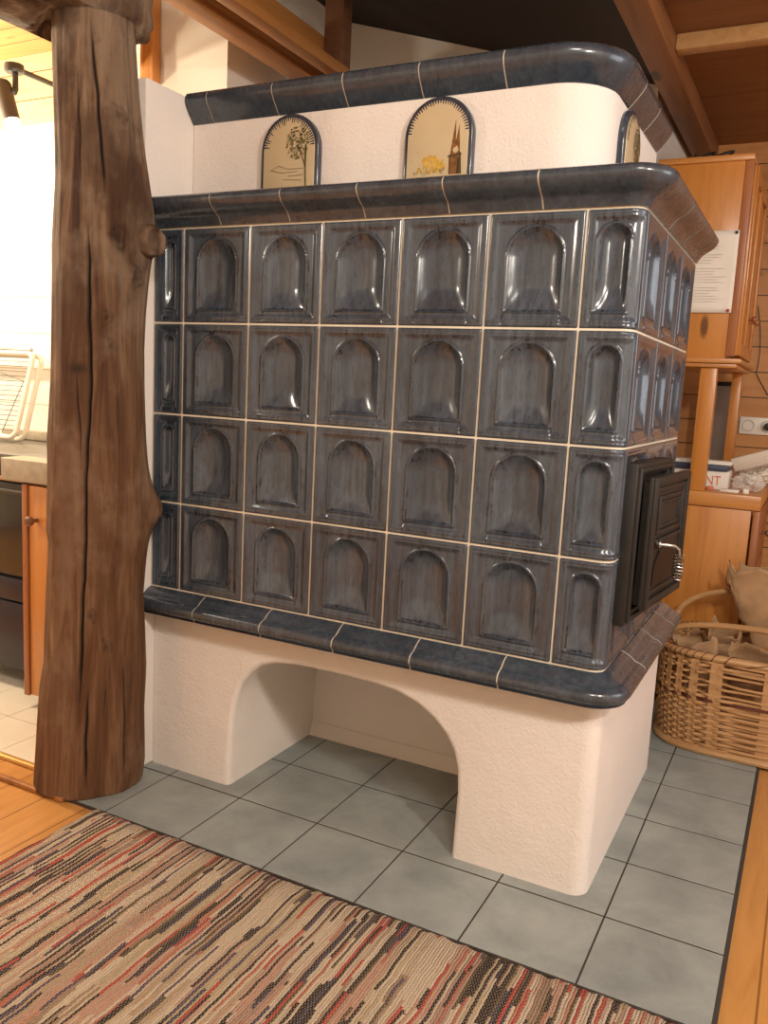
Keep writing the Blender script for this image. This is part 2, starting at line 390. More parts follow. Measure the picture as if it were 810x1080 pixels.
# ------------------------------------------------------------------ walls
def wall(name, x0, y0, z0, x1, y1, z1, mat, bev=0):
    bm = bmesh.new(); box(bm, x0, y0, z0, x1, y1, z1, bev); return struct(obj(name, bm, mat, smooth=bool(bev)))
wall('wall_left', -.33, -.034, 0, -.107, .718, 1.957, M['plaster'], .008)
wall('wall_kitchen', -3.4, .72, -.02, -1.0, .82, 2.16, M['kwalltile'])
wall('wall_kitchen_upper', -3.4, .715, 2.16, -1.0, .82, 2.5, M['kplank'])
wall('wall_back_left', -1.0, .72, -.02, -.43, 1.5, 3.0, M['wallw'])
wall('wall_back', -.43, 1.5, -.02, .93, 1.6, 3.0, M['wallw'])
wall('wall_back_right', .83, 1.6, -.02, .93, 2.42, 3.0, M['wallw'])
wall('wall_far', .95, 2.42, -.02, 4.0, 2.5, 3.0, M['plankwall'])
wall('wall_right', 3.9, -3.8, -.02, 4.0, 2.42, 3.0, M['wallw'])
wall('wall_front', -3.6, -3.9, -.02, 4.0, -3.8, 3.0, M['wallw'])
wall('wall_west', -3.6, -3.8, -.02, -3.5, 2.5, 3.0, M['wallw'])
# kitchen tile joints: thin grooves drawn as real grout lines
bm = bmesh.new()
for k in range(1, 9): box(bm, -3.4, .7185, .87+.15*k-.0015, -1.0, .7205, .87+.15*k+.0015)
struct(obj('trim_4', bm, plain('light_wall_grout', (.55, .5, .42), .9), smooth=False))
# ceilings
bm = bmesh.new(); box(bm, -3.4, -.3, 2.43, -.83, .72, 2.47); struct(obj('ceiling', bm, M['kceil'], smooth=False))
bm = bmesh.new(); prism(bm, [(-.9, 2.86), (.97, 2.30), (.97, 2.35), (-.9, 2.91)], .1, 1.62); struct(obj('ceiling', bm, M['roof'], smooth=False))
bm = bmesh.new(); box(bm, .97, .0, 2.335, 4.0, 2.45, 2.37); struct(obj('ceiling', bm, M['ceil'], smooth=False))
bm = bmesh.new(); box(bm, -3.6, -3.8, 3.0, 4.0, 2.5, 3.05); struct(obj('ceiling', bm, M['ceil'], smooth=False))
# beams
def beam(x0, y0, z0, x1, y1, z1, mat, label, name='ceiling_beam', cat='beam', bev=.006, group=None):
    bm = bmesh.new(); box(bm, x0, y0, z0, x1, y1, z1, bev); return tag(obj(name, bm, mat), label, cat, group)
beam(-.249, -.9, 2.25, -.165, 1.05, 2.42, M['beam'], 'lower left orange-brown roof beam ending behind the stove top', group='orange roof beams')
beam(-.100, -.9, 2.25, -.045, .93, 2.29, M['beam'], 'second roof beam, just right of the lowest one, meeting the dark upright', group='orange roof beams')
beam(-.165, .935, 2.1, -.085, 1.00, 2.55, M['dark_beam'], 'dark upright timber behind the stove top beside the white wall', 'upright_timber', 'timber')
beam(.955, .15, 2.25, 1.045, 2.42, 2.335, M['joist'], 'brown ceiling joist running back above the right end of the stove')
beam(1.045, 1.12, 2.285, 3.2, 1.18, 2.335, M['trimwood'], 'thin light batten across the brown ceiling on the right', 'ceiling_batten', 'batten', group='light battens on the brown ceiling')
beam(1.045, .62, 2.285, 3.2, .68, 2.335, M['trimwood'], 'nearer light batten at the top right corner of the ceiling', 'ceiling_batten', 'batten', group='light battens on the brown ceiling')
beam(-.82, -.6, 2.29, -.80, .66, 2.43, M['trimwood'], 'pale edge board along the kitchen ceiling beside the log', 'edge_board', 'board')
beam(-.800, .672, 2.24, -.735, .718, 2.62, M['pine'], 'orange upright board on the white wall right of the round post top', 'upright_board', 'board')

# ------------------------------------------------------------------ stove
X0, X1, YB = -.105, 1.222, .79
R4, RH = .5593, .2523
RC = .034
def perim(s, h):
    """point on the tiled face: s runs from X0 along the front, round the corner, to the back; h = outwards"""
    s = np.asarray(s, float); h = np.asarray(h, float)
    sf = X1-RC-X0; sa = RC*math.pi/2
    x = np.empty_like(s); y = np.empty_like(s)
    a = s <= sf; c = s > sf+sa; b = ~(a | c)
    x[a] = X0+s[a]; y[a] = -h[a]
    th = (s[b]-sf)/RC; x[b] = X1-RC+np.sin(th)*(RC+h[b]); y[b] = RC-np.cos(th)*(RC+h[b])
    x[c] = X1+h[c]; y[c] = RC+(s[c]-sf-sa)
    return x, y
SF = X1-RC-X0; SA = RC*math.pi/2
stove = empty('tiled_stove', 'large blue-grey tiled masonry stove on a white plastered arched base', 'stove', (.55, .4, 0))

# plinth
ARCH = [(.181, 0), (.183, .12), (.188, .21), (.198, .265), (.218, .32), (.253, .36), (.285, .383), (.33, .398), (.40, .406), (.52, .408), (.63, .405), (.70, .398),
        (.763, .378), (.81, .35), (.846, .315), (.868, .28), (.881, .235), (.885, .17), (.883, .08), (.881, 0)]
bm = bmesh.new()
b2 = bmesh.new()
pts = [(-.105, 0)]+ARCH+[(1.222, 0), (1.222, .50), (-.105, .50)]
v0 = [b2.verts.new((a, .018, c)) for a, c in pts]; v1 = [b2.verts.new((a, .475, c)) for a, c in pts]
b2.faces.new(v0); b2.faces.new(v1[::-1])
for i in range(len(pts)): j = (i+1) % len(pts); b2.faces.new((v0[i], v0[j], v1[j], v1[i]))
bmesh.ops.recalc_face_normals(b2, faces=b2.faces)
corner = [e for e in b2.edges if all(abs(v.co.x-1.222) < 1e-4 and abs(v.co.y-.018) < 1e-4 for v in e.verts)]
bmesh.ops.bevel(b2, geom=corner, offset=.04, segments=6, affect='EDGES', profile=.5)
fr = [e for e in b2.edges if all(abs(v.co.y-.018) < 1e-4 for v in e.verts) and e.calc_face_angle(0) > .8 and all(-.1 < v.co.x < 1.0 for v in e.verts) and all(v.co.z < .45 for v in e.verts)]
bmesh.ops.bevel(b2, geom=fr, offset=.016, segments=4, affect='EDGES', profile=.5)
merge(bm, b2); box(bm, -.105, .475, 0, 1.222, .84, .50)
pl_ = obj('plinth', bm, M['plaster'], stove, angle=.7)
pl_['label'] = 'white rough-plastered base with an arched opening'
# small skirting bead of plaster inside the alcove
bm = bmesh.new(); prism(bm, [(.455, 0), (.477, 0), (.477, .045), (.470, .045)], .182, .882, 'X'); obj('alcove_skirting', bm, M['plaster'], stove)

# tile heightfield
def tile_field(w, H, aw, nu, nv, cx=None):
    u = np.linspace(0, w, nu); v = np.linspace(0, H, nv); U, V = np.meshgrid(u, v, indexing='ij')
    cx = w/2 if cx is None else cx
    e = np.minimum(np.minimum(U, w-U), np.minimum(V, H-V))
    h = -.005*np.clip(1-e/.004, 0, 1)**2
    pool = np.clip(1-e/.003, 0, 1)*.6
    st = .0115
    h -= .0018*np.exp(-((e-st)/.0013)**2); pool += .5*np.exp(-((e-st)/.0012)**2)
    h -= .0055*sstep(st+.001, st+.017, e)
    a = aw/2; top = H-.0275; cy = top-a; vb = .033
    X = np.abs(U-cx)
    d = np.where(V >= cy, np.hypot(X, V-cy)-a, np.maximum(X-a, vb-V))
    dw = np.where(V >= cy, np.hypot(X, V-cy)-a, X-a)          # opening without its sill
    h += .0046*np.exp(-((d+.0010)/.0024)**2)
    pool += 1.0*np.exp(-((d-.0038)/.0013)**2)*(V > vb)+1.0*np.exp(-((d+.0060)/.0013)**2)
    t = np.clip((-dw-.006)/(a*.78), 0, 1); tb = np.clip((V-vb-.004)/.058, 0, 1)
    h -= .019*(1-(1-t)**2.3)*(.12+.88*(1-(1-tb)**1.7))*(d < -.004)
    # sill and jamb cracks beneath the arch
    low = (V < vb) & (V > .004)
    h += low*(.0025*np.clip(1-np.abs(X)/(a+.004), 0, 1)**.2)*(X < a+.004)
    crack = np.exp(-((X-(a+(vb-V)*.12))/.0014)**2)*low
    h -= .003*crack; pool += 1.0*crack
    # glaze pooling under the top edge
    pool += .60*np.exp(-((V-(H-.019))/.005)**2)*(X < a*1.2)
    pool += .55*np.exp(-((d+.013)/.006)**2)*(V > cy+a*.35)+.5*np.exp(-((V-vb-.002)/.0015)**2)*(X < a)+.35*np.exp(-((V-.012)/.004)**2)
    return U, V, h, np.clip(pool, 0, 1)
Vs, Fs, As = [], [], []; base = 0
G = .0018
slist = [(0, -X0, .044, .052)]+[(-X0+.22*k, -X0+.22*(k+1), .132, None) for k in range(5)]
s5 = -X0+1.1
sc_end = SF+SA+.004
slist.append((s5, sc_end, .076, .062))
sd = (SF+SA+YB-RC-sc_end)/3
for k in range(3): slist.append((sc_end+sd*k, sc_end+sd*(k+1), .132, None))
for r in range(4):
    z0 = R4+RH*r
    for k, (a, b, aw, cx) in enumerate(slist):
        g0 = G if k < 7 else .0012; g1 = G if k < 6 else .0012
        w_ = b-a-g0-g1; nu = max(24, int(w_/.0026)); nv = 92
        if k < 3: nu = max(20, int(w_/.0034))
        U, V, h, p = tile_field(w_, RH-2*G, aw, nu, nv, cx)
        x, y = perim((U+a+g0).ravel(), h.ravel())
        Vs.append(np.stack([x, y, (V+z0+G).ravel()], 1)); Fs.append(grid_faces(nu, nv, base)); As.append(p.ravel()); base += nu*nv
V = np.concatenate(Vs)-np.array(stove.location)
me = grid_mesh('tile_facing', V, np.concatenate(Fs), np.concatenate(As))
tf = link('tile_facing', me, M['glaze'], stove, angle=1.2); tf.location = (0, 0, 0)
tf['label'] = 'blue-grey glazed tiles with arched niches'
# grout body behind tiles
bm = bmesh.new()
nP = 200; ss = np.linspace(0, SF+SA+YB-RC, nP)
px, py = perim(ss, np.full(nP, -.034))
ring = [(X0, -.0+.034)]+list(zip(px, py))[1:]+[(X0, YB)]
prism(bm, ring, R4-.01, R4+4*RH+.004, 'Z')
def strip(ss, z0, z1, hh=-.0040):
    a, b = perim(ss, np.full(len(ss), hh)); c, d = perim(ss, np.full(len(ss), -.033))
    q = [[bm.verts.new(p) for p in ((a[i], b[i], z0), (a[i], b[i], z1), (c[i], d[i], z1), (c[i], d[i], z0))] for i in range(len(ss))]
    for A, B in zip(q, q[1:]):
        for j in range(4): bm.faces.new((A[j], B[j], B[(j+1) % 4], A[(j+1) % 4]))
    bm.faces.new(q[0]); bm.faces.new(q[-1][::-1])
for r in range(5): strip(ss, R4+RH*r-.0045, R4+RH*r+.0045)
for a, b, _, _ in slist: strip(np.array([max(a-.0045, 0), a+.0045]), R4, R4+4*RH, -.0044)
obj('grout', bm, M['grout'], stove, angle=.5)

# mouldings: profile (out, z) swept on a path with corner radius
def moulding(name, prof, segs, path, mat, grout_in=.003, parent=stove, nper=10, edge_mat=None):
    Vs, Fs, mi = [], [], []; base = 0; np_ = len(prof)
    pr = np.array(prof)
    for a, b in segs:
        n = max(6, int((b-a)/.006)); s = np.linspace(a, b, n)
        for k, t in enumerate(s):
            x, y = path(np.full(np_, t), pr[:, 0]); Vs.append(np.stack([x, y, pr[:, 1]], 1))
        for i in range(n-1):
            for j in range(np_):
                j2 = (j+1) % np_; Fs.append((base+i*np_+j, base+(i+1)*np_+j, base+(i+1)*np_+j2, base+i*np_+j2)); mi.append(1 if edge_mat and j in edge_mat else 0)
        Fs.append(tuple(base+j for j in range(np_))[::-1]); mi.append(0)
        Fs.append(tuple(base+(n-1)*np_+j for j in range(np_))); mi.append(0); base += n*np_
    me = bpy.data.meshes.new(name); me.from_pydata(np.concatenate(Vs).tolist(), [], Fs)
    me.polygons.foreach_set('material_index', mi)
    b = bmesh.new(); b.from_mesh(me); bmesh.ops.recalc_face_normals(b, faces=b.faces); b.to_mesh(me); b.free()
    o = link(name, me, mat, parent, angle=.9); return o
def smooth_prof(key, n=6):
    """Catmull-Rom through key points"""
    out = []; K = [np.array(k) for k in key]
    for i in range(len(K)-1):
        p0 = K[max(i-1, 0)]; p1, p2 = K[i], K[i+1]; p3 = K[min(i+2, len(K)-1)]
        for t in np.linspace(0, 1, n, endpoint=False):
            out.append(tuple(.5*((2*p1)+(-p0+p2)*t+(2*p0-5*p1+4*p2-p3)*t*t+(-p0+3*p1-3*p2+p3)*t**3)))
    out.append(tuple(K[-1])); return out
def inner(prof, d):
    """the same profile drawn in by d metres"""
    n = len(prof); out = []
    ar = sum(prof[k][0]*prof[(k+1) % n][1]-prof[(k+1) % n][0]*prof[k][1] for k in range(n))
    for k in range(n):
        a = np.array(prof[k-1]); b = np.array(prof[(k+1) % n]); t = b-a; t = t/max(np.hypot(*t), 1e-9)
        nn_ = np.array([-t[1], t[0]])*(1 if ar > 0 else -1); out.append(tuple(np.array(prof[k])+nn_*d))
    return out
# path with larger corner radius for mouldings (radius R at out=0)
def mkpath(x0, x1, y0, R):
    sf = x1-R-x0; sa = R*math.pi/2
    def f(s, h):
        x = np.empty_like(s); y = np.empty_like(s); a = s <= sf; c = s > sf+sa; b = ~(a | c)
        x[a] = x0+s[a]; y[a] = y0-h[a]; th = (s[b]-sf)/R
        x[b] = x1-R+np.sin(th)*(R+h[b]); y[b] = y0+R-np.cos(th)*(R+h[b]); x[c] = x1+h[c]; y[c] = y0+R+(s[c]-sf-sa); return x, y
    return f, sf, sa
def segs_from(seams, end, gap=.0035):
    out = []; p = 0
    for s in seams:
        g = gap if s < 1.2 else .008
        out.append((p, s-g/2)); p = s+g/2
    out.append((p, end)); return out
# base ledge
path, sf, sa = mkpath(X0, X1, 0, .034)
end = sf+sa+YB+.02-.034
seams = [s-X0 for s in (.10, .325, .55, .77, .995)]+[sf+sa+.18, sf+sa+.42, sf+sa+.64]
prof = smooth_prof([(.001, R4-.002), (.018, R4-.010), (.034, R4-.022), (.046, R4-.026), (.057, R4-.034), (.060, R4-.048), (.055, R4-.056), (.052, R4-.060)])+[(.048, R4-.068), (-.02, R4-.068), (-.02, R4-.002)]
nn = len(prof)
moulding('base_ledge', prof, segs_from(seams, end), path, [M['glaze2'], M['glaze_edge']], edge_mat=set(range(nn-6, nn-3)))
moulding('base_ledge_grout', inner(prof, .0014), [(.001, end-.004)], path, M['grout'])
# middle cornice
R0 = R4+4*RH
path, sf, sa = mkpath(X0, X1, 0, .034)
end = sf+sa+YB+.005-.034
seams = [s-X0 for s in (.128, .345, .562, .782, 1.003)]+[sf+sa+.25, sf+sa+.47, sf+sa+.66]
prof = smooth_prof([(.002, R0+.002), (.008, R0+.012), (.018, R0+.024), (.034, R0+.034), (.048, R0+.046), (.055, R0+.060), (.050, R0+.072), (.034, R0+.079), (.0, R0+.084)])+[(-.028, R0+.085), (-.028, R0+.002)]
moulding('cornice', prof, segs_from(seams, end), path, M['glaze2'])
moulding('cornice_grout', inner(prof, .0014), [(.001, end-.004)], path, M['grout'])
# upper block
bm = bmesh.new()
path, sf, sa = mkpath(X0, 1.078, .16, .13)
ss = np.linspace(0, sf+sa+.52, 120); x, y = path(ss, np.zeros(120))
ring = list(zip(x, y)); yend = y[-1]; ring += [(X0, yend)]
prism(bm, ring, R0+.0, 1.90, 'Z')
ub = obj('upper_body', bm, M['plaster'], stove, angle=.5); ub['label'] = 'white plastered upper block'
bm = bmesh.new(); box(bm, X0, .06, R0+.004, X1-.03, YB-.004, R0+.082); obj('cornice_deck', bm, M['glaze2'], stove)
end = sf+sa+.505
seams = [s-X0 for s in (-.03, .19, .408, .624, .842)]+[sf+sa+.10, sf+sa+.30]
Z2 = 1.886
prof = smooth_prof([(.002, Z2), (.010, Z2+.008), (.022, Z2+.022), (.036, Z2+.040), (.042, Z2+.056), (.038, Z2+.070), (.026, Z2+.079), (-.01, Z2+.083)])+[(-.12, Z2+.085), (-.12, Z2)]
moulding('upper_cornice', prof, segs_from(seams, end), path, M['glaze2'])
moulding('upper_cornice_grout', inner(prof, .0014), [(.001, end-.004)], path, M['grout'])
bm = bmesh.new(); prism(bm, [(a, c) for a, c in ring], 1.90, 1.955, 'Z'); obj('upper_deck', bm, M['plaster'], stove, angle=.5)

# painted plaques
def arch_pts(w, zt, z0, n=20):
    a = w/2; cz = zt-a; return [(-a, z0), (a, z0)]+[(a*math.cos(t), cz+a*math.sin(t)) for t in np.linspace(0, math.pi, n)]
def plaque(T, label, scene):
    """T maps local (u, out, z) to world"""
    w, zt, z0 = .185, 1.882, R0+.08
    bm = bmesh.new(); prism(bm, arch_pts(w, zt, z0), -.018, .012, 'Y', bev=.005); bm.transform(T)
    p = obj('painted_plaque', bm, M['plaqueblue'], stove); p['label'] = label
    bm = bmesh.new(); prism(bm, arch_pts(w-.022, zt-.011, z0+.001), -.0205, -.010, 'Y', bev=.001); bm.transform(T)
    obj('cream_panel', bm, M['plaquebg'], p)
    r = random.Random(5)
    bm = bmesh.new()                                             # brushed blue strokes of the rim, running inwards
    a = (w-.022)/2; cz = zt-.011-a
    for k in range(34):
        t = .12+(math.pi-.24)*k/33; L = r.uniform(.007, .020 if scene == 'tree' else .011)
        for dt in (0,):
            c1 = Vector((a*math.cos(t-.03), -.0208, cz+a*math.sin(t-.03))); c2 = Vector((a*math.cos(t+.03), -.0208, cz+a*math.sin(t+.03)))
            c3 = Vector(((a-L)*math.cos(t+.012), -.0208, cz+(a-L)*math.sin(t+.012))); c4 = Vector(((a-L)*math.cos(t-.012), -.0208, cz+(a-L)*math.sin(t-.012)))
            bm.faces.new([bm.verts.new(c) for c in (c1, c2, c3, c4)])
    bm.transform(T); obj('brushed_rim', bm, M['plaqueblue'], p, smooth=False)
    bm = bmesh.new(); Y = [-.0209]
    def blob(u, z, rad, mi, n=7, sq=1.):
        Y[0] -= .000006
        bm_f = bm.faces.new([bm.verts.new((u+math.cos(q)*rad*r.uniform(.5, 1.2), Y[0], z+math.sin(q)*rad*sq*r.uniform(.5, 1.2))) for q in np.linspace(0, 2*math.pi, n, endpoint=False)]); bm_f.material_index = mi
    def poly(pts, mi):
        Y[0] -= .000006
        f = bm.faces.new([bm.verts.new((u, Y[0], z)) for u, z in pts]); f.material_index = mi
    def line(a, b, t, mi):
        dx, dz = b[0]-a[0], b[1]-a[1]; L = math.hypot(dx, dz); nx, nz = -dz/L*t/2, dx/L*t/2
        poly([(a[0]+nx, a[1]+nz), (b[0]+nx, b[1]+nz), (b[0]-nx, b[1]-nz), (a[0]-nx, a[1]-nz)], mi)
    if scene == 'tree':
        for k in range(330):
            q = r.uniform(0, 6.28); R_ = math.sqrt(r.random()); u = .028+math.cos(q)*R_*.036; z = 1.805+math.sin(q)*R_*.042
            if R_ > .55 and r.random() < .25: continue
            if abs(u) < .076: blob(u, z, r.uniform(.0012, .0034), 0 if r.random() < .8 else 3)
        line((.052, 1.79), (.060, 1.66), .005, 0); line((.03, 1.80), (.054, 1.745), .002, 3); line((.056, 1.80), (.056, 1.74), .003, 3)
        for a_, b_ in (((-.055, 1.738), (-.03, 1.748)), ((-.03, 1.748), (0, 1.738)), ((0, 1.738), (.05, 1.738)), ((-.055, 1.738), (-.02, 1.729)), ((-.02, 1.729), (.03, 1.731)), ((-.015, 1.712), (.045, 1.708)), ((.0, 1.72), (.05, 1.722))): line(a_, b_, .0009, 3)
        for k in range(60): u = r.uniform(-.04, .07); z = r.uniform(1.655, 1.685); line((u, z), (u+r.uniform(-.003, .003), z+r.uniform(.004, .013)), .0009, 0 if k % 3 else 3)
    else:
        poly([(.036, 1.70), (.040, 1.735), (.047, 1.79), (.050, 1.735), (.050, 1.70)], 1)
        poly([(.048, 1.70), (.050, 1.735), (.0565, 1.776), (.060, 1.735), (.062, 1.70)], 1)
        poly([(.034, 1.65), (.033, 1.70), (.064, 1.70), (.068, 1.65)], 1)
        blob(.049, 1.712, .010, 4, 12); poly([(.030, 1.698), (.066, 1.702), (.066, 1.698), (.030, 1.694)], 3)
        line((.036, 1.65), (.038, 1.70), .002, 3); line((.066, 1.65), (.062, 1.705), .004, 3); poly([(.055, 1.65), (.056, 1.69), (.061, 1.69), (.062, 1.65)], 3)
        for k in range(90):
            q = r.uniform(0, 3.14); R_ = math.sqrt(r.random()); u = -.012+math.cos(q)*R_*.036; z = 1.66+math.sin(q)*R_*.043
            blob(u, z, r.uniform(.003, .008), 2 if r.random() < .85 else 4)
        blob(-.022, 1.69, .004, 1, 6, .4)
        for k in range(30): u = r.uniform(-.06, .02); z = r.uniform(1.65, 1.668); line((u, z), (u+.002, z+.008), .0009, 0)
        for u, z in ((-.062, 1.755), (-.052, 1.712), (-.066, 1.69)): blob(u, z, .0012, 3)
    if scene == 'church':
        for v in bm.verts: v.co.z = 1.695+(v.co.z-1.65)*.92
    bm.transform(T); obj('painted_scene', bm, [M['olive'], M['sepia'], M['ochre'], M['darkpaint'], M['plaquebg']], p, smooth=False)
plaque(Matrix.Translation((.238, .16, 0)), 'arched cream plaque painted with a tree', 'tree')
plaque(Matrix.Translation((.676, .16, 0)), 'arched cream plaque painted with a twin-spired church', 'church')
plaque(Matrix.Translation((1.078, .40, 0))@Matrix.Rotation(math.pi/2, 4, 'Z'), 'arched plaque on the side', 'tree')

# fire door on the side: door slightly ajar about its near edge
def rotz(px, py, a): return Matrix.Translation((px, py, 0))@Matrix.Rotation(a, 4, 'Z')@Matrix.Translation((-px, -py, 0))
Tf = rotz(1.242, .07, math.radians(-5))
bm = bmesh.new()
def frame(bm, x0, x1, y0, y1, z0, z1, t, T, bev=.004):
    for a in ((y0, y0+t, z0, z1), (y1-t, y1, z0, z1), (y0+t, y1-t, z0, z0+t), (y0+t, y1-t, z1-t, z1)): box(bm, x0, a[0], a[2], x1, a[1], a[3], bev, mat=T)
frame(bm, 1.205, 1.244, .07, .385, .655, 1.03, .030, Tf)
box(bm, 1.205, .09, .68, 1.228, .36, 1.01, .002, mat=Tf)
frame(bm, 1.242, 1.252, .078, .378, .664, 1.02, .012, Tf, .003)
fr_ = obj('fire_door_frame', bm, M['iron'], stove); fr_['label'] = 'black cast iron door frame'
T = rotz(1.270, .10, math.radians(-6))
bm = bmesh.new()
box(bm, 1.250, .11, .70, 1.266, .40, .99, .003, mat=T)
box(bm, 1.264, .10, .694, 1.276, .407, 1.0, .003, mat=T)
frame(bm, 1.274, 1.284, .10, .407, .694, 1.0, .020, T, .003)
frame(bm, 1.274, 1.280, .125, .382, .722, .975, .012, T, .002)
frame(bm, 1.274, 1.282, .150, .355, .862, .955, .012, T, .003); frame(bm, 1.274, 1.279, .165, .340, .876, .941, .010, T, .002); box(bm, 1.274, .14, .845, 1.284, .365, .855, .003, mat=T)
dr = obj('fire_door', bm, M['iron'], stove); dr['label'] = 'black cast iron fire door standing slightly ajar'
bm = bmesh.new(); prism(bm, [(.155, .742), (.345, .742), (.345, .79), (.315, .820), (.25, .834), (.19, .820), (.155, .79)], 1.2745, 1.279, 'X'); bm.transform(T)
obj('door_window', bm, M['ironin'], dr)
bm = bmesh.new(); hb = T@Vector((1.284, .155, .842))
tube(bm, [hb, hb+Vector((.018, .004, .001)), hb+Vector((.034, .010, .0)), hb+Vector((.043, .018, -.008)), hb+Vector((.046, .021, -.024))], .0048, 10)
lathe(bm, [(0, -.004), (.010, -.003), (.011, .004), (.006, .008)], hb, (1, 0, 0), 16)
obj('door_handle', bm, M['chrome'], dr)
bm = bmesh.new(); tp = hb+Vector((.046, .021, -.020)); sp = []
for k in range(150):
    t = k/149; a = t*2*math.pi*8; rr = .0078+.004*math.sin(math.pi*min(1, t*.75+.12)); sp.append(tp+Vector((math.cos(a)*rr, math.sin(a)*rr, -t*.060)))
tube(bm, sp, .0021, 6); obj('handle_spring', bm, M['chrome'], dr)

# ------------------------------------------------------------------ rustic post
PC = np.array([-.16, -.15]); PU = np.array([.6976, .7165]); PD = np.array([-.7165, .6976])
LL = np.array([(-.112, 2.06), (-.112, 2.004), (-.111, 1.837), (-.109, 1.667), (-.117, 1.491), (-.116, 1.312), (-.119, 1.151), (-.132, .991), (-.133, .868), (-.137, .742), (-.132, .703), (-.136, .604), (-.142, .453), (-.145, .357), (-.155, .292), (-.165, .138), (-.176, 0)])[::-1]
RR = np.array([(.090, 2.06), (.093, 1.998), (.104, 1.869), (.113, 1.783), (.122, 1.696), (.128, 1.608), (.130, 1.527), (.128, 1.469), (.125, 1.423), (.119, 1.329), (.116, 1.235), (.119, 1.145), (.126, .999), (.134, .871), (.138, .80), (.136, .73), (.131, .647), (.124, .556), (.128, .441), (.130, .341), (.124, .214), (.128, .055), (.122, 0)])[::-1]
nA, nZ = 300, 420
zz = np.linspace(0, 2.055, nZ); th = np.linspace(0, 2*math.pi, nA, endpoint=False)    # th=0 towards +u, -pi/2 towards camera
hl = -np.interp(zz, LL[:, 1], LL[:, 0]); hr = np.interp(zz, RR[:, 1], RR[:, 0])
TH, ZZ = np.meshgrid(th, zz, indexing='ij')
HL = np.broadcast_to(hl, TH.shape); HR = np.broadcast_to(hr, TH.shape)
cen = (HR-HL)/2; hw = (HR+HL)/2
rad = hw.copy()
def angd(t): return (TH-t+math.pi) % (2*math.pi)-math.pi
stain_shade = np.zeros_like(TH); dis = np.zeros_like(TH)
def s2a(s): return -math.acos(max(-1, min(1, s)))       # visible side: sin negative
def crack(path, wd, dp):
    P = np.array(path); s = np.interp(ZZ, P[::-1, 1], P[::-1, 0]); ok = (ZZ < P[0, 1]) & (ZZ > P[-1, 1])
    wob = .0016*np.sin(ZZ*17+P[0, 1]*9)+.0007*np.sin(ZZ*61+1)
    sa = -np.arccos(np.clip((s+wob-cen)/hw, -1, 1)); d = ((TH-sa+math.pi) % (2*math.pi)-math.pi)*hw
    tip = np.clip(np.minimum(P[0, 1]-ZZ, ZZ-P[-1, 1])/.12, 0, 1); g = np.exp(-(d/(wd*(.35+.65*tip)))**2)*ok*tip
    dis[...] -= dp*g; stain_shade[...] = np.maximum(stain_shade, np.clip(g*1.3, 0, 1)*.95)  # groove is real geometry; its dark colour is painted shade
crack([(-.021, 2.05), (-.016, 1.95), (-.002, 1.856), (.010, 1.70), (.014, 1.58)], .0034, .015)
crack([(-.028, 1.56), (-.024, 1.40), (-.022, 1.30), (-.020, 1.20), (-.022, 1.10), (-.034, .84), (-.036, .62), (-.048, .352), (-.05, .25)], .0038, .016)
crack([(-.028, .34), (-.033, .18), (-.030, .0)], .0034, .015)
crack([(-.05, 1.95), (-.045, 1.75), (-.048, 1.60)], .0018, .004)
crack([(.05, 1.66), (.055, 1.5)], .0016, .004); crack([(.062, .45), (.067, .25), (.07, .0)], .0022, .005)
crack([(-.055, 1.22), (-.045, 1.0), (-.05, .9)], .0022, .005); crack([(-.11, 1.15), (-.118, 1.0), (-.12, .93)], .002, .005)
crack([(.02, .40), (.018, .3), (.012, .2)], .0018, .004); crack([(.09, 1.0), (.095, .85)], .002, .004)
def knot(s, z, r, out, ring=True, side=None, dk=.8):
    a = s2a((s-float(np.interp(z, zz, (hr-hl)/2)))/float(np.interp(z, zz, (hr+hl)/2))) if side is None else side
    du, dz = angd(a)*hw, (ZZ-z)*.8
    wz = np.sin(np.arctan2(dz, du)*3+s*90+z*7)*.16+np.sin(np.arctan2(dz, du)*5+z*31)*.10
    d = np.hypot(du, dz)*(1+wz); g = np.exp(-(d/(r*1.25))**2)
    dis[...] += out*g
    if ring:
        rip = np.cos(d/r*7.5)*np.exp(-(d/(r*1.5))**2)
        dis[...] += .22*abs(out)*rip; dis[...] -= .9*abs(out)*np.exp(-(d/(r*.42))**2)
        stain_shade[...] = np.maximum(stain_shade, dk*.85*np.exp(-(d/(r*.55))**2)+dk*.5*np.exp(-((d-r*1.05)/(r*.2))**2)*(du+dz*.5 > -r*.3))
knot(.047, 1.814, .017, .006); knot(.043, 1.514, .019, .008); knot(.087, 1.419, .022, .012); knot(.02, 1.312, .012, .005); knot(.03, 1.24, .012, .003)
knot(.04, 1.13, .035, .004, False); knot(-.02, .52, .012, .003); knot(.02, .43, .014, .004)
knot(0, .80, .050, .022, False, side=-.02); knot(0, .79, .030, .008, False, side=-.05); knot(0, .80, .020, .010, True, side=-.10, dk=.35)
knot(0, 1.56, .075, .014, False, side=-.1)
stain_shade = np.maximum(stain_shade, .75*np.exp(-(((TH-s2a((-.062+.008)/.124)+math.pi) % (2*math.pi)-math.pi)*hw/.026)**2-((ZZ-1.178)/.014)**2))
nzv = np.array([[noise.noise(Vector((math.cos(t)*2.2, math.sin(t)*2.2, z*2.0)))*.0060+noise.noise(Vector((math.cos(t)*9, math.sin(t)*9, z*3.2)))*.0028 for z in zz] for t in th])
Rr = rad+dis+nzv
u_ = cen+Rr*np.cos(TH); d_ = Rr*np.sin(TH)*.82
Xp = PC[0]+PU[0]*u_+PD[0]*d_; Yp = PC[1]+PU[1]*u_+PD[1]*d_
Vp = np.stack([Xp.ravel(), Yp.ravel(), ZZ.ravel()], 1)
Fp = grid_faces(nA, nZ, wrap=True)
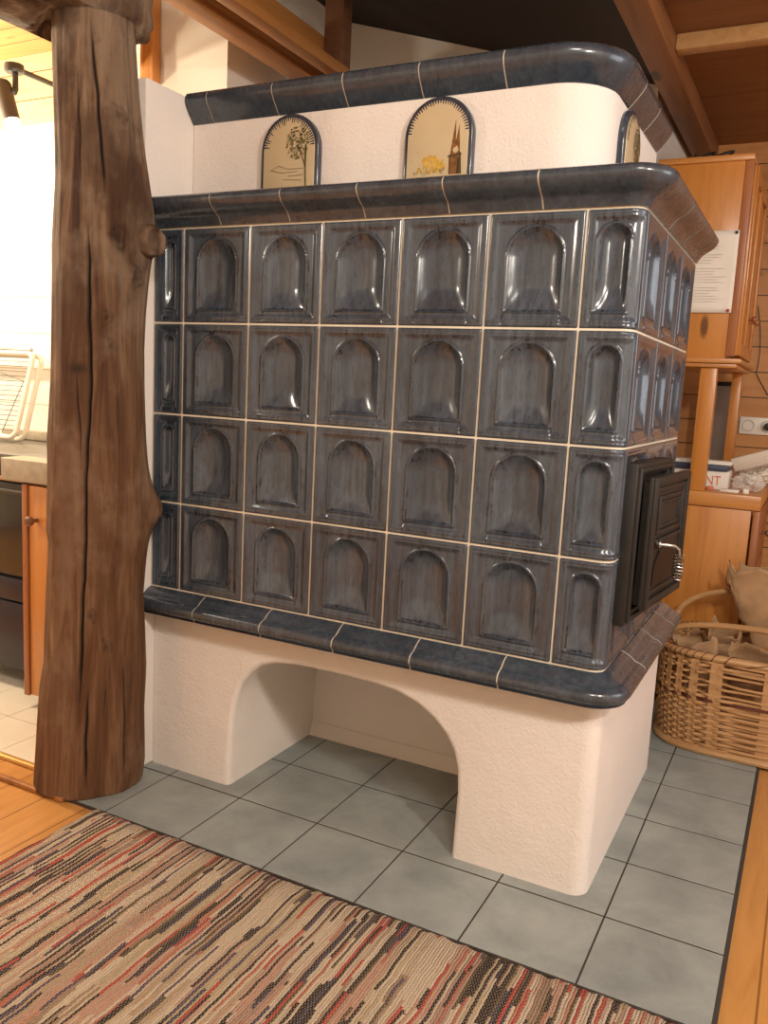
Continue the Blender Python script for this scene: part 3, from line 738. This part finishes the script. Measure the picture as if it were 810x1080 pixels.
post = empty('wooden_post', 'thick round weathered timber post with knots and long cracks, left of the stove', 'post', (PC[0], PC[1], 0))
c0 = len(Vp); Vp = np.vstack([Vp, [[PC[0], PC[1], 0], [PC[0], PC[1], 2.055]]])
Fl = Fp.tolist()+[(c0, ((i+1) % nA)*nZ, i*nZ) for i in range(nA)]+[(c0+1, i*nZ+nZ-1, ((i+1) % nA)*nZ+nZ-1) for i in range(nA)]
me = bpy.data.meshes.new('trunk'); me.from_pydata(Vp.tolist(), [], Fl)
a = me.attributes.new('stain_shade', 'FLOAT', 'POINT'); a.data.foreach_set('value', np.append(stain_shade.ravel(), [0, 0]).astype(np.float32)); me.update()
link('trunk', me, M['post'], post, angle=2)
# sawn branch stub
bm = bmesh.new(); c = Vector((PC[0]+PU[0]*.118-PD[0]*.058, PC[1]+PU[1]*.118-PD[1]*.058, 1.518)); c += Vector((PU[0]*.014, PU[1]*.014, 0)); ax = Vector((PU[0]*.62-PD[0]*.78, PU[1]*.62-PD[1]*.78, -.03)).normalized()
lathe(bm, [(.058, -.06), (.050, -.032), (.040, -.010), (.042, .006), (.038, .015), (.031, .018), (.023, .0135), (.016, .018), (.008, .015), (0, .017)], c, ax, 28)
for v in bm.verts: v.co += Vector((noise.noise(v.co*40), noise.noise(v.co*40+Vector((5, 0, 0))), noise.noise(v.co*30+Vector((0, 7, 0)))))*.0045
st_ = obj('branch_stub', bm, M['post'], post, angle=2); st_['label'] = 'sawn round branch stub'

# log beam resting on the post
bm = bmesh.new(); n1, n2 = 90, 48; rings = []
for i in range(n1):
    t = i/(n1-1); y = -1.1+t*1.095; ring_ = []
    for k in range(n2):
        a = 2*math.pi*k/n2; ca, sa_ = math.cos(a), math.sin(a)
        rx = .150; rz = .135
        x = -.255+rx*math.copysign(abs(ca)**.75, ca); z = 2.150+rz*math.copysign(abs(sa_)**.8, sa_)
        nz = noise.noise(Vector((ca*3, y*2, sa_*3)))*.018+noise.noise(Vector((ca*9, y*3, sa_*9)))*.010
        if t > .86: nz -= (t-.86)*.05*(1+noise.noise(Vector((a*2, 3, 1))))
        on = math.hypot(x-PC[0], y-PC[1]) < .15
        if on: z = max(z, 2.054)
        ring_.append(bm.verts.new((x+ca*nz, y+(.02*noise.noise(Vector((a*3, 1, 2))) if i == n1-1 else 0), z+sa_*nz*(0 if on else 1))))
    rings.append(ring_)
for A, B in zip(rings, rings[1:]):
    for k in range(n2): bm.faces.new((A[k], A[(k+1) % n2], B[(k+1) % n2], B[k]))
bm.faces.new(rings[0]); bm.faces.new(rings[-1][::-1])
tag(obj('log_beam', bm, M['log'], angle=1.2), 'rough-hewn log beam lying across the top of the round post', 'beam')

# ------------------------------------------------------------------ kitchen
cab = empty('kitchen_cabinet', 'orange pine kitchen base cabinet with a round knob, half hidden by the round post', 'cabinet', (-.6, .4, 0))
bm = bmesh.new(); box(bm, -.775, .135, .04, -.345, .70, .785, .002); box(bm, -.765, .18, .001, -.35, .70, .045); box(bm, -.776, .106, .042, -.752, .1345, .784, .002); obj('body', bm, M['pine_red'], cab)
bm = bmesh.new(); box(bm, -.748, .112, .045, -.38, .134, .782, .003); dr = obj('door', bm, M['pine'], cab)
bm = bmesh.new(); lathe(bm, [(.007, 0), (.007, .018), (.013, .024), (.0175, .032), (.0165, .040), (.010, .046), (0, .047)], (-.708, .113, .668), (0, -1, 0), 20); obj('knob', bm, M['knobw'], dr)
bm = bmesh.new(); prism(bm, [(-.870, .10), (-.345, .10), (-.345, .715), (-.745, .715), (-.745, .20), (-.870, .20)], .792, .868, 'Z', .004)
tag(obj('worktop', bm, M['concrete']), 'thick pale concrete-like worktop end beside the round post', 'worktop')
bm = bmesh.new(); box(bm, -3.3, .205, .835, -.748, .715, .864, .002)
tag(obj('worktop', bm, M['greytop']), 'grey worktop along the white tiled kitchen wall', 'worktop')
ov = empty('oven', 'dark built-in oven at the left edge, left of the pine cabinet', 'oven', (-1.1, .45, 0))
bm = bmesh.new(); box(bm, -1.38, .215, .07, -.80, .69, .83, .002); obj('body', bm, M['ovenbody'], ov)
bm = bmesh.new(); box(bm, -1.37, .197, .43, -.79, .2149, .765, .004); d_o = obj('oven_door', bm, M['ovenglass'], ov)
bm = bmesh.new(); tube(bm, [(-1.33, .20, .74), (-1.33, .165, .74), (-.83, .165, .74), (-.83, .20, .74)], .008, 8); obj('handle', bm, M['black'], d_o)
for z0, z1 in ((.335, .418), (.10, .327)):
    bm = bmesh.new(); box(bm, -1.37, .197, z0, -.79, .2149, z1, .003); obj('drawer', bm, M['ovenbody'], ov)
bm = bmesh.new(); box(bm, -1.38, .192, .772, -.875, .214, .786, .002); obj('trim_strip', bm, M['trimwood'], ov)
bm = bmesh.new(); box(bm, -1.38, .194, .790, -.875, .2149, .832, .002); obj('control_panel', bm, M['black'], ov)
bm = bmesh.new(); box(bm, -1.6, .690, .866, -.95, .714, .905, .003); tag(obj('wall_profile', bm, M['concrete']), 'pale upstand strip where the grey worktop meets the tiled wall', 'upstand')
# rack
rk = empty('drying_rack', 'white framed rack with fine wires leaning on the kitchen wall', 'rack', (-1.45, .62, .868))
T = Matrix.Translation((-1.325, .53, .876))@Matrix.Rotation(math.radians(-16), 4, 'X')
def rr_pts(x0, x1, z0, z1, r, y=0, n=6):
    out = []
    for cx, cz, a0 in ((x1-r, z0+r, -90), (x1-r, z1-r, 0), (x0+r, z1-r, 90), (x0+r, z0+r, 180)):
        for k in range(n+1): a = math.radians(a0+90*k/n); out.append(Vector((cx+r*math.cos(a), y, cz+r*math.sin(a))))
    return out
bm = bmesh.new(); tube(bm, [T@p for p in rr_pts(-.42, 0.0, .012, .37, .035)], .011, 10, closed=True)
tube(bm, [T@p for p in rr_pts(-.42, 0.012, .012, .37, .035, .035)], .011, 10, closed=True); obj('frame', bm, M['white'], rk)
bm = bmesh.new()
for k in range(15): tube(bm, [T@Vector((-.41, 0, .04+k*.021)), T@Vector((-.012, 0, .04+k*.021))], .0013, 5)
for a, b in (((-.41, .33), (-.02, .25)), ((-.02, .25), (-.08, .03)), ((-.08, .33), (-.05, .31)), ((-.41, .12), (-.09, .04))): tube(bm, [T@Vector((a[0], -.004, a[1])), T@Vector((b[0], -.004, b[1]))], .0015, 5)
obj('wires', bm, M['black'], rk)
bm = bmesh.new(); tube(bm, [T@Vector((-.42, 0, .385)), T@Vector((-.02, 0, .385))], .010, 8); obj('rail', bm, M['chrome'], rk)
# spotlight
sx, sy, sz = -1.165, .45, 2.255
sl = empty('spotlight', 'black ceiling spotlight with a glowing bulb, upper left corner', 'lamp', (sx, sy, sz))
bm = bmesh.new(); lathe(bm, [(0, .022), (.034, .022), (.036, 0), (.030, -.008), (0, -.009)], (sx-.035, sy, sz), (0, 0, 1), 20); tube(bm, [(sx-.035, sy, sz+.01), (sx-.035, .712, sz+.01)], .010, 10); obj('mount', bm, M['black'], sl)
bm = bmesh.new(); tube(bm, [(sx-.03, sy, sz), (sx-.03, sy, sz-.07)], .011, 10); lathe(bm, [(0, .012), (.012, .012), (.012, -.012), (0, -.012)], (sx-.03, sy-.012, sz-.075), (0, 1, 0), 12); obj('arm', bm, M['black'], sl)
bm = bmesh.new(); d = Vector((.36, 0, -1)).normalized(); c0 = Vector((sx-.065, sy-.03, sz-.045))
lathe(bm, [(0, 0), (.024, 0), (.030, .01), (.030, .150), (.026, .150), (.026, .02), (0, .02)], c0, d, 24); obj('shade', bm, plain('grey_brown_shade', (.045, .035, .028), .5), sl)
bm = bmesh.new(); bc = c0+d*.165; bmesh.ops.create_uvsphere(bm, u_segments=20, v_segments=14, radius=.027, matrix=Matrix.Translation(bc)); obj('bulb', bm, M['bulb'], sl)
lp = lamp('kitchen_spot_light', bc+d*.06+Vector((0, -.02, 0)), KITCHEN_LAMP, .03, (1, .83, .55))

# ------------------------------------------------------------------ rug
nx, ny = 640, 90
xs = np.linspace(-.03, 2.1, nx); ys = np.linspace(-1.75, -.287, ny); XX, YY = np.meshgrid(xs, ys, indexing='ij')
ridge = np.abs(np.sin(math.pi*XX/.0133))
edge = np.array([noise.noise(Vector((x*55, 3.3, 0)))*.007+noise.noise(Vector((x*9, 1.3, 0)))*.006 for x in xs])
YYe = YY+edge[:, None]*np.clip((YY+.40)/.104, 0, 1)
edx = np.array([noise.noise(Vector((5.1, y*12, 0)))*.008 for y in ys]); XXe = XX+edx[None, :]*np.clip((.1-XX)/.13, 0, 1)
hill = np.array([[noise.noise(Vector((x*3, y*3, 0)))*.0015 for y in ys] for x in xs])
ZR = .0065+.0022*ridge+hill
lim = np.minimum(np.minimum(XX+.03, -.287-YY), 1)
ZR = np.where(lim < .002, .002, ZR)
V = np.stack([XXe.ravel(), YYe.ravel(), ZR.ravel()], 1); F = grid_faces(nx, ny)
bot = V.copy(); bot[:, 2] = .0008
me = bpy.data.meshes.new('rag_rug'); me.from_pydata(np.vstack([V, bot]).tolist(), [], F.tolist()+(F[:, ::-1]+nx*ny).tolist()); me.update()
tag(link('rag_rug', me, rug_mat(), angle=2), 'multicoloured striped rag rug in front of the stove on the floor', 'rug')

# ------------------------------------------------------------------ basket
BX, BY, BA, BB, BH = 1.505, 1.262, .315, .205, .345
bk = empty('wicker_basket', 'large woven split-willow basket with two bent handles right of the stove', 'basket', (BX, BY, 0))
def bell(t, z):
    k = .965+.06*math.sin(math.pi*min(1, z/BH)*.62); ca, sa_ = math.cos(t), math.sin(t)
    return Vector((BX+BA*k*math.copysign(abs(ca)**.54, ca), BY+BB*k*math.copysign(abs(sa_)**.54, sa_), z))
def outn(t, z):
    p = bell(t, z); d = Vector((p.x-BX, (p.y-BY)*2, 0)); return d.normalized()
bm = bmesh.new(); nst = 56
rows = []
z = .012
while z < .325:
    if z < .205: rows.append((z, .0048)); z += .0112
    elif z < .285: rows.append((z, .0036)); z += (.026 if len(rows) % 2 else .016)
    else: rows.append((z, .0045)); z += .0115
for ri, (z, hh) in enumerate(rows):
    n = nst*4; A = []
    for k in range(n):
        t = 2*math.pi*k/n; wv = math.cos(k*math.pi/4+ri*math.pi)*.0065
        zz_ = z+noise.noise(Vector((k*.11, ri*3.1, 0)))*(.004 if z < .2 else .009)
        p = bell(t, zz_); nn_ = outn(t, z); A.append((p+nn_*(wv+.0022), p+nn_*(wv-.0022), hh))
    vs = [[bm.verts.new(a+Vector((0, 0, s*h))) for a, s in ((o1, 1), (o1, -1), (o2, -1), (o2, 1))] for o1, o2, h in A]
    for k in range(n):
        a_, b_ = vs[k], vs[(k+1) % n]
        for j in range(4):
            f = bm.faces.new((a_[j], b_[j], b_[(j+1) % 4], a_[(j+1) % 4])); f.material_index = 1 if ri in (16,) else 0
for k in range(nst):                                        # broad upright staves
    if k % 2: continue
    t = 2*math.pi*(k+.5)/nst; dt = .050
    col_ = []
    for z in np.linspace(.004, .335, 22):
        p1, p2 = bell(t-dt, z), bell(t+dt, z); n_ = outn(t, z); wv = .0025 if z > .19 else -.0005
        col_.append([bm.verts.new(p1+n_*(wv+.0015)), bm.verts.new(p2+n_*(wv+.0015)), bm.verts.new(p2+n_*(wv-.0015)), bm.verts.new(p1+n_*(wv-.0015))])
    for A_, B_ in zip(col_, col_[1:]):
        for j in range(4): bm.faces.new((A_[j], A_[(j+1) % 4], B_[(j+1) % 4], B_[j]))
bt = [bm.verts.new(bell(2*math.pi*k/60, .008)*1.0) for k in range(60)]; bm.faces.new(bt)
obj('woven_body', bm, [M['wicker'], M['wicker_dark']], bk, angle=.9)
bm = bmesh.new()
tube(bm, [bell(2*math.pi*k/80, .340)+outn(2*math.pi*k/80, .34)*.006 for k in range(80)], .0115, 8, closed=True)
tube(bm, [bell(2*math.pi*k/80, .340)-outn(2*math.pi*k/80, .34)*.008 for k in range(80)], .009, 8, closed=True)
obj('rim', bm, M['handlew'], bk)
bm = bmesh.new()
pts_ = []
for k in range(64*12+1):
    t = 2*math.pi*k/768; c = bell(t, .340); n_ = outn(t, .34); q = 2*math.pi*k/12
    pts_.append(c+n_*(math.cos(q)*.019)+Vector((0, 0, math.sin(q)*.0135)))
tube(bm, pts_, .0016, 5)
obj('rim_lashing', bm, M['wicker_dark'], bk)
bm = bmesh.new(); tube(bm, [bell(2*math.pi*k/60, .012)+outn(2*math.pi*k/60, .01)*.006 for k in range(60)], .013, 8, closed=True); obj('base_hoop', bm, M['handlew'], bk)
for hy, hz, tilt in ((-.10, .085, -.02), (.12, .16, .03)):
    bm = bmesh.new(); pts_ = []
    for q in np.linspace(0, math.pi, 30):
        x = BX+BA*.985*math.cos(q); pts_.append(Vector((x, BY+hy*1.0+tilt*math.sin(q), .33+(hz)*math.sin(q)**.8+.02)))
    tube(bm, pts_, .0105, 10); obj('handle', bm, M['handlew'], bk)

# paper bags
def crumple_bag(name, c, sx, sy, sz, rot, seed, label, tilt=(0, 0), open_top=True, jag=.03, amp=.02, taper=1.0):
    n, k = 40, 22; V_ = []; R_ = Matrix.Rotation(rot, 3, 'Z')@Matrix.Rotation(tilt[0], 3, 'X')@Matrix.Rotation(tilt[1], 3, 'Y')
    bm = bmesh.new(); rings = []
    for j in range(k):
        f = j/(k-1); ring_ = []
        for i in range(n):
            a = 2*math.pi*i/n; ca, sa_ = math.cos(a), math.sin(a)
            x = sx*math.copysign(abs(ca)**.35, ca)*(1+.12*f); y = sy*math.copysign(abs(sa_)**.35, sa_)*(1+.10*f)
            x *= taper+(1-taper)*f; y *= taper+(1-taper)*f
            z = f*sz+(jag*noise.noise(Vector((ca*2.5, sa_*2.5, seed)))*2*(f**3))
            p = Vector((x, y, z)); w_ = noise.cell_vector(Vector((x*28+seed, y*28, z*22)))-Vector((.5, .5, .5))
            p += w_*amp*.35*min(1, f*3+.2)+Vector((noise.noise(p*14+Vector((seed, 0, 0))), noise.noise(p*14+Vector((0, seed, 0))), 0))*amp*min(1, f*3)
            ring_.append(bm.verts.new(Vector(c)+R_@p))
        rings.append(ring_)
    for A_, B_ in zip(rings, rings[1:]):
        for i in range(n): bm.faces.new((A_[i], A_[(i+1) % n], B_[(i+1) % n], B_[i]))
    bm.faces.new(rings[0][::-1])
    o = obj(name, bm, M['kraft'], angle=.35)
    md = o.modifiers.new('thick', 'SOLIDIFY'); md.thickness = .0015
    return tag(o, label, 'paper bag', 'brown paper bags in the basket')
crumple_bag('paper_bag', (1.53, 1.37, .33), .110, .045, .27, -.10, 3, 'tall brown paper bag standing open in the back of the basket', tilt=(.03, -.20), jag=.075, taper=.55)
crumple_bag('paper_bag', (1.32, 1.20, .24), .055, .055, .13, .4, 9, 'crumpled brown paper bag at the left end inside the basket', tilt=(.1, -.35), jag=.03)
crumple_bag('paper_bag', (1.50, 1.19, .25), .085, .05, .105, -.1, 14, 'flattened brown paper bag lying in the front of the basket', tilt=(.45, .0), jag=.02)
crumple_bag('paper_bag', (1.36, 1.34, .24), .05, .04, .13, .2, 21, 'small crushed brown paper bag in the back left of the basket', tilt=(.1, .05), jag=.03)

# ------------------------------------------------------------------ dresser on the right
DY = 1.52
ds = empty('pine_dresser', 'orange pine dresser with raised cupboard on posts behind the basket', 'dresser', (1.2, 1.9, 0))
bm = bmesh.new(); box(bm, .97, DY, .02, 1.405, 2.36, .785, .002); obj('lower_body', bm, M['pine'], ds)
bm = bmesh.new(); box(bm, .955, DY-.012, .787, 1.435, 2.38, .842, .006); obj('counter_top', bm, M['pineY'], ds)
bm = bmesh.new(); box(bm, 1.412, DY-.006, .02, 1.436, DY+.06, .785, .003); obj('corner_stile', bm, M['pine_red'], ds)
for k in range(3):
    bm = bmesh.new(); box(bm, 1.407, DY+.075, .06+.24*k, 1.428, 2.33, .28+.24*k, .003); d_ = obj('drawer', bm, M['pine_red'], ds)
    bm = bmesh.new(); lathe(bm, [(.006, 0), (.006, .015), (.015, .022), (.013, .032), (0, .036)], (1.428, 1.95, .17+.24*k), (1, 0, 0), 16); obj('knob', bm, M['knobw'], d_)
bm = bmesh.new(); box(bm, .965, DY-.004, 1.335, 1.255, 2.10, 2.045, .002); obj('upper_body', bm, M['pine'], ds)
bm = bmesh.new(); box(bm, 1.2555, DY-.004, 1.345, 1.286, DY+.02, 2.03, .002); box(bm, .957, DY-.012, 1.345, .975, DY, 2.03, .002); obj('stile', bm, M['pine_red'], ds)
bm = bmesh.new(); box(bm, .955, DY-.018, 2.030, 1.285, 2.12, 2.052, .003); obj('top_board', bm, M['pineY'], ds)
bm = bmesh.new(); box(bm, .95, DY-.03, 1.318, 1.315, 2.14, 1.336, .004); box(bm, .955, DY-.018, 1.302, 1.300, 2.12, 1.3185, .004); obj('bottom_board', bm, M['pineY'], ds)
for y0, y1 in ((DY+.025, 1.80), (1.805, 2.09)):
    bm = bmesh.new(); box(bm, 1.275, y0, 1.35, 1.294, y1, 2.02, .003); frame(bm, 1.293, 1.302, y0+.0, y1-.0, 1.35, 2.02, .05, None, .003); d_ = obj('cupboard_door', bm, M['pine'], ds)
    bm = bmesh.new(); lathe(bm, [(.006, 0), (.006, .014), (.014, .020), (.013, .030), (0, .034)], (1.300, y1-.03 if y0 < 1.7 else y0+.10, 1.50), (1, 0, 0), 16); obj('knob', bm, M['pine_red'], d_)
for x0, y0, pw in ((1.176, DY-.004, .058), (1.243, 2.03, .038)):
    bm = bmesh.new(); box(bm, x0, y0, .8425, x0+pw, y0+.05, 1.3015, .002); obj('post', bm, M['pine'], ds)
# sheet of paper pinned to the cupboard side
sh = empty('notice_sheet', 'printed white sheet pinned to the side of the upper pine cupboard', 'paper', (1.19, DY-.006, 1.64))
bm = bmesh.new(); n = 12
for i in range(n):
    for j in range(n):
        pass
gv = [[bm.verts.new((1.085+.176*i/n, DY-.0125-.003*math.sin(i*.5)*math.sin(j*.4), 1.50+.29*j/n)) for j in range(n+1)] for i in range(n+1)]
for i in range(n):
    for j in range(n): bm.faces.new((gv[i][j], gv[i+1][j], gv[i+1][j+1], gv[i][j+1]))
s_ = obj('sheet', bm, M['paper'], sh); s_.modifiers.new('t', 'SOLIDIFY').thickness = .0006
bm = bmesh.new(); r_ = random.Random(3)
for k in range(22):
    if k in (3, 8, 15): continue
    box(bm, 1.105, DY-.0172, 1.745-k*.0098, 1.105+r_.uniform(.07, .125), DY-.0166, 1.7462-k*.0098)
obj('printed_lines', bm, M['ink'], sh, smooth=False)
for k, (x, z, mm) in enumerate(((1.252, 1.782, 'black'), (1.250, 1.508, 'red'))):
    bm = bmesh.new(); lathe(bm, [(0, .006), (.005, .005), (.006, .001), (.004, -.002), (0, -.002)], (x, DY-.0175, z), (0, -1, 0), 14); obj('pin', bm, M[mm], sh)

# things on the dresser counter
CT = .8425
def thing_box(name, x0, y0, z0, x1, y1, z1, mat, label, cat, bev=.002, rz=0, group=None):
    bm = bmesh.new(); T = rotz((x0+x1)/2, (y0+y1)/2, rz); box(bm, x0, y0, z0, x1, y1, z1, bev, mat=T); return tag(obj(name, bm, mat), label, cat, group)
cb = empty('carton_box', 'white cardboard box with red print behind the front dresser post', 'box', (1.24, 1.66, CT))
bm = bmesh.new(); box(bm, 1.10, 1.63, CT, 1.305, 1.76, CT+.070, .002); obj('box', bm, M['paper'], cb)
cu = bpy.data.curves.new('print', 'FONT'); cu.body = 'OINT'; cu.size = .052; cu.extrude = .0003; cu.space_character = 1.0
to = bpy.data.objects.new('tmp', cu); C.objects.link(to); bpy.context.view_layer.update()
me = bpy.data.meshes.new_from_object(to.evaluated_get(bpy.context.evaluated_depsgraph_get())); bpy.data.objects.remove(to)
me.transform(Matrix.Translation((1.176, 1.6293, CT+.016))@Matrix.Rotation(math.pi/2, 4, 'X')@Matrix.Diagonal((.80, 1, 1, 1)))
link('red_lettering', me, M['redprint'], cb, smooth=False)
thing_box('folder', 1.02, 1.62, CT+.0715, 1.30, 1.78, CT+.092, M['navy'], 'navy blue folder lying on the white cardboard box', 'folder')
thing_box('paper_roll', 1.04, 1.64, CT+.093, 1.31, 1.72, CT+.108, M['paper'], 'pale folded papers lying on the navy folder', 'papers', .004)
thing_box('white_slat', 1.26, 1.80, CT+.075, 1.60, 1.86, CT+.085, M['white'], 'long white slat leaning up to the right over the dresser', 'slat', .002)
bpy.data.objects['white_slat'].rotation_euler = (0, 0, 0)
sl_ = bpy.data.objects['white_slat']; me = sl_.data
me.transform(Matrix.Translation((1.30, 1.83, CT+.085))@Matrix.Rotation(math.radians(-20), 4, 'Y')@Matrix.Rotation(math.radians(-62), 4, 'X')@Matrix.Translation((-1.26, -1.83, -CT-.08)))
for k, (x0, x1, y, h, mt, lb) in enumerate(((1.205, 1.232, 1.565, .012, 'white', 'small clear-white packet at the front edge of the dresser, left one'), (1.285, 1.352, 1.555, .011, 'paper', 'narrow cream packet lying on the front edge of the dresser'),
                                        (1.236, 1.258, 1.57, .014, 'redprint', 'small reddish packet beside the left white packet'), (1.365, 1.385, 1.56, .018, 'paper', 'little upright cream packet at the right end of the dresser edge'), (1.15, 1.17, 1.57, .016, 'paper', 'little cream packet beside the foot of the dresser post'))):
    thing_box('small_packet', x0, y, CT, x1, y+.03, CT+h, M[mt], lb, 'packet', .002, .1*(k-2), 'small packets along the dresser edge')
def blobbag(name, c, r, seed, label, mat):
    bm = bmesh.new(); bmesh.ops.create_icosphere(bm, subdivisions=5, radius=1)
    for v in bm.verts:
        n_ = noise.noise(v.co*2.2+Vector((seed, 0, 0)))*.35+noise.noise(v.co*6+Vector((0, seed, 0)))*.16; cv = noise.cell_vector(v.co*5)*.07
        q = v.co*(1+n_)+cv; v.co = Vector((c[0]+q.x*r[0], c[1]+q.y*r[1], max(c[2]+q.z*r[2], CT+.001)))
    return tag(obj(name, bm, mat, angle=.4), label, 'plastic bag', 'plastic bags on the dresser')
blobbag('plastic_bag', (1.37, 1.68, CT+.03), (.055, .05, .032), 4, 'crumpled clear plastic bag on the dresser right of the carton', M['film'])
blobbag('plastic_bag', (1.39, 1.99, CT+.045), (.085, .06, .042), 8, 'crumpled whitish bag lying behind the clear one on the dresser', M['white'])
# grey panel leaning behind the posts, hanging clear bag
thing_box('grey_panel', 1.140, 2.22, CT, 1.232, 2.235, 1.25, M['greypanel'], 'tall grey panel standing behind the dresser posts', 'panel', .003)
thing_box('dark_board', 1.105, 2.24, CT, 1.25, 2.255, 1.27, M['black'], 'black board standing behind the grey panel', 'board', .002)
bm = bmesh.new()
tube(bm, [(1.087, 1.60, 1.300), (1.085, 1.60, 1.18)], .0012, 6)
lathe(bm, [(.002, 0), (.012, -.02), (.022, -.06), (.020, -.11), (.010, -.13), (0, -.132)], (1.085, 1.60, 1.19), (0, 0, 1), 16)
for v in bm.verts:
    if v.co.z < 1.18: v.co += Vector((noise.noise(v.co*60), noise.noise(v.co*60+Vector((3, 0, 0))), 0))*.008
tag(obj('hanging_bag', bm, M['film']), 'small clear plastic bag hanging under the cupboard', 'plastic bag')
# socket and cable
so = empty('wall_socket', 'cream double wall socket on the pine plank wall with a black plug', 'socket', (1.34, 2.418, 1.08))
bm = bmesh.new(); box(bm, 1.262, 2.405, 1.037, 1.425, 2.4195, 1.118, .006); pl2 = obj('plate', bm, M['white'], so)
for x in (1.302, 1.382):
    bm = bmesh.new(); lathe(bm, [(.028, .0), (.028, .003), (.022, .003), (.020, -.006), (0, -.006)], (x, 2.405, 1.078), (0, -1, 0), 24); obj('socket_well', bm, M['ink'], so)
bm = bmesh.new(); lathe(bm, [(0, .03), (.012, .028), (.017, .018), (.018, -.002), (0, -.002)], (1.385, 2.402, 1.078), (0, -1, 0), 18); obj('plug', bm, M['black'], so)
bm = bmesh.new(); cp = []
for t in np.linspace(0, 1, 40):
    cp.append((1.285+.03*math.sin(t*3)+.18*max(0, t-.72)*1.6, 2.412, 1.62-.42*t+(.10*max(0, t-.8))))
tube(bm, cp, .0018, 6); tag(obj('wall_cable', bm, M['black']), 'thin black cable looping down the plank wall above the socket', 'cable')
bm = bmesh.new(); cp = []
for t in np.linspace(0, 1, 90):
    a = t*2*math.pi*2.5; cp.append((1.04+.16*t+.030*math.cos(a), 1.60+.03*math.sin(a), 2.060+.016+.014*math.sin(a*1.0+1)))
tube(bm, cp, .0045, 6)
tag(obj('cable_coil', bm, M['black']), 'dark coil of cable lying on top of the pine cupboard', 'cable')
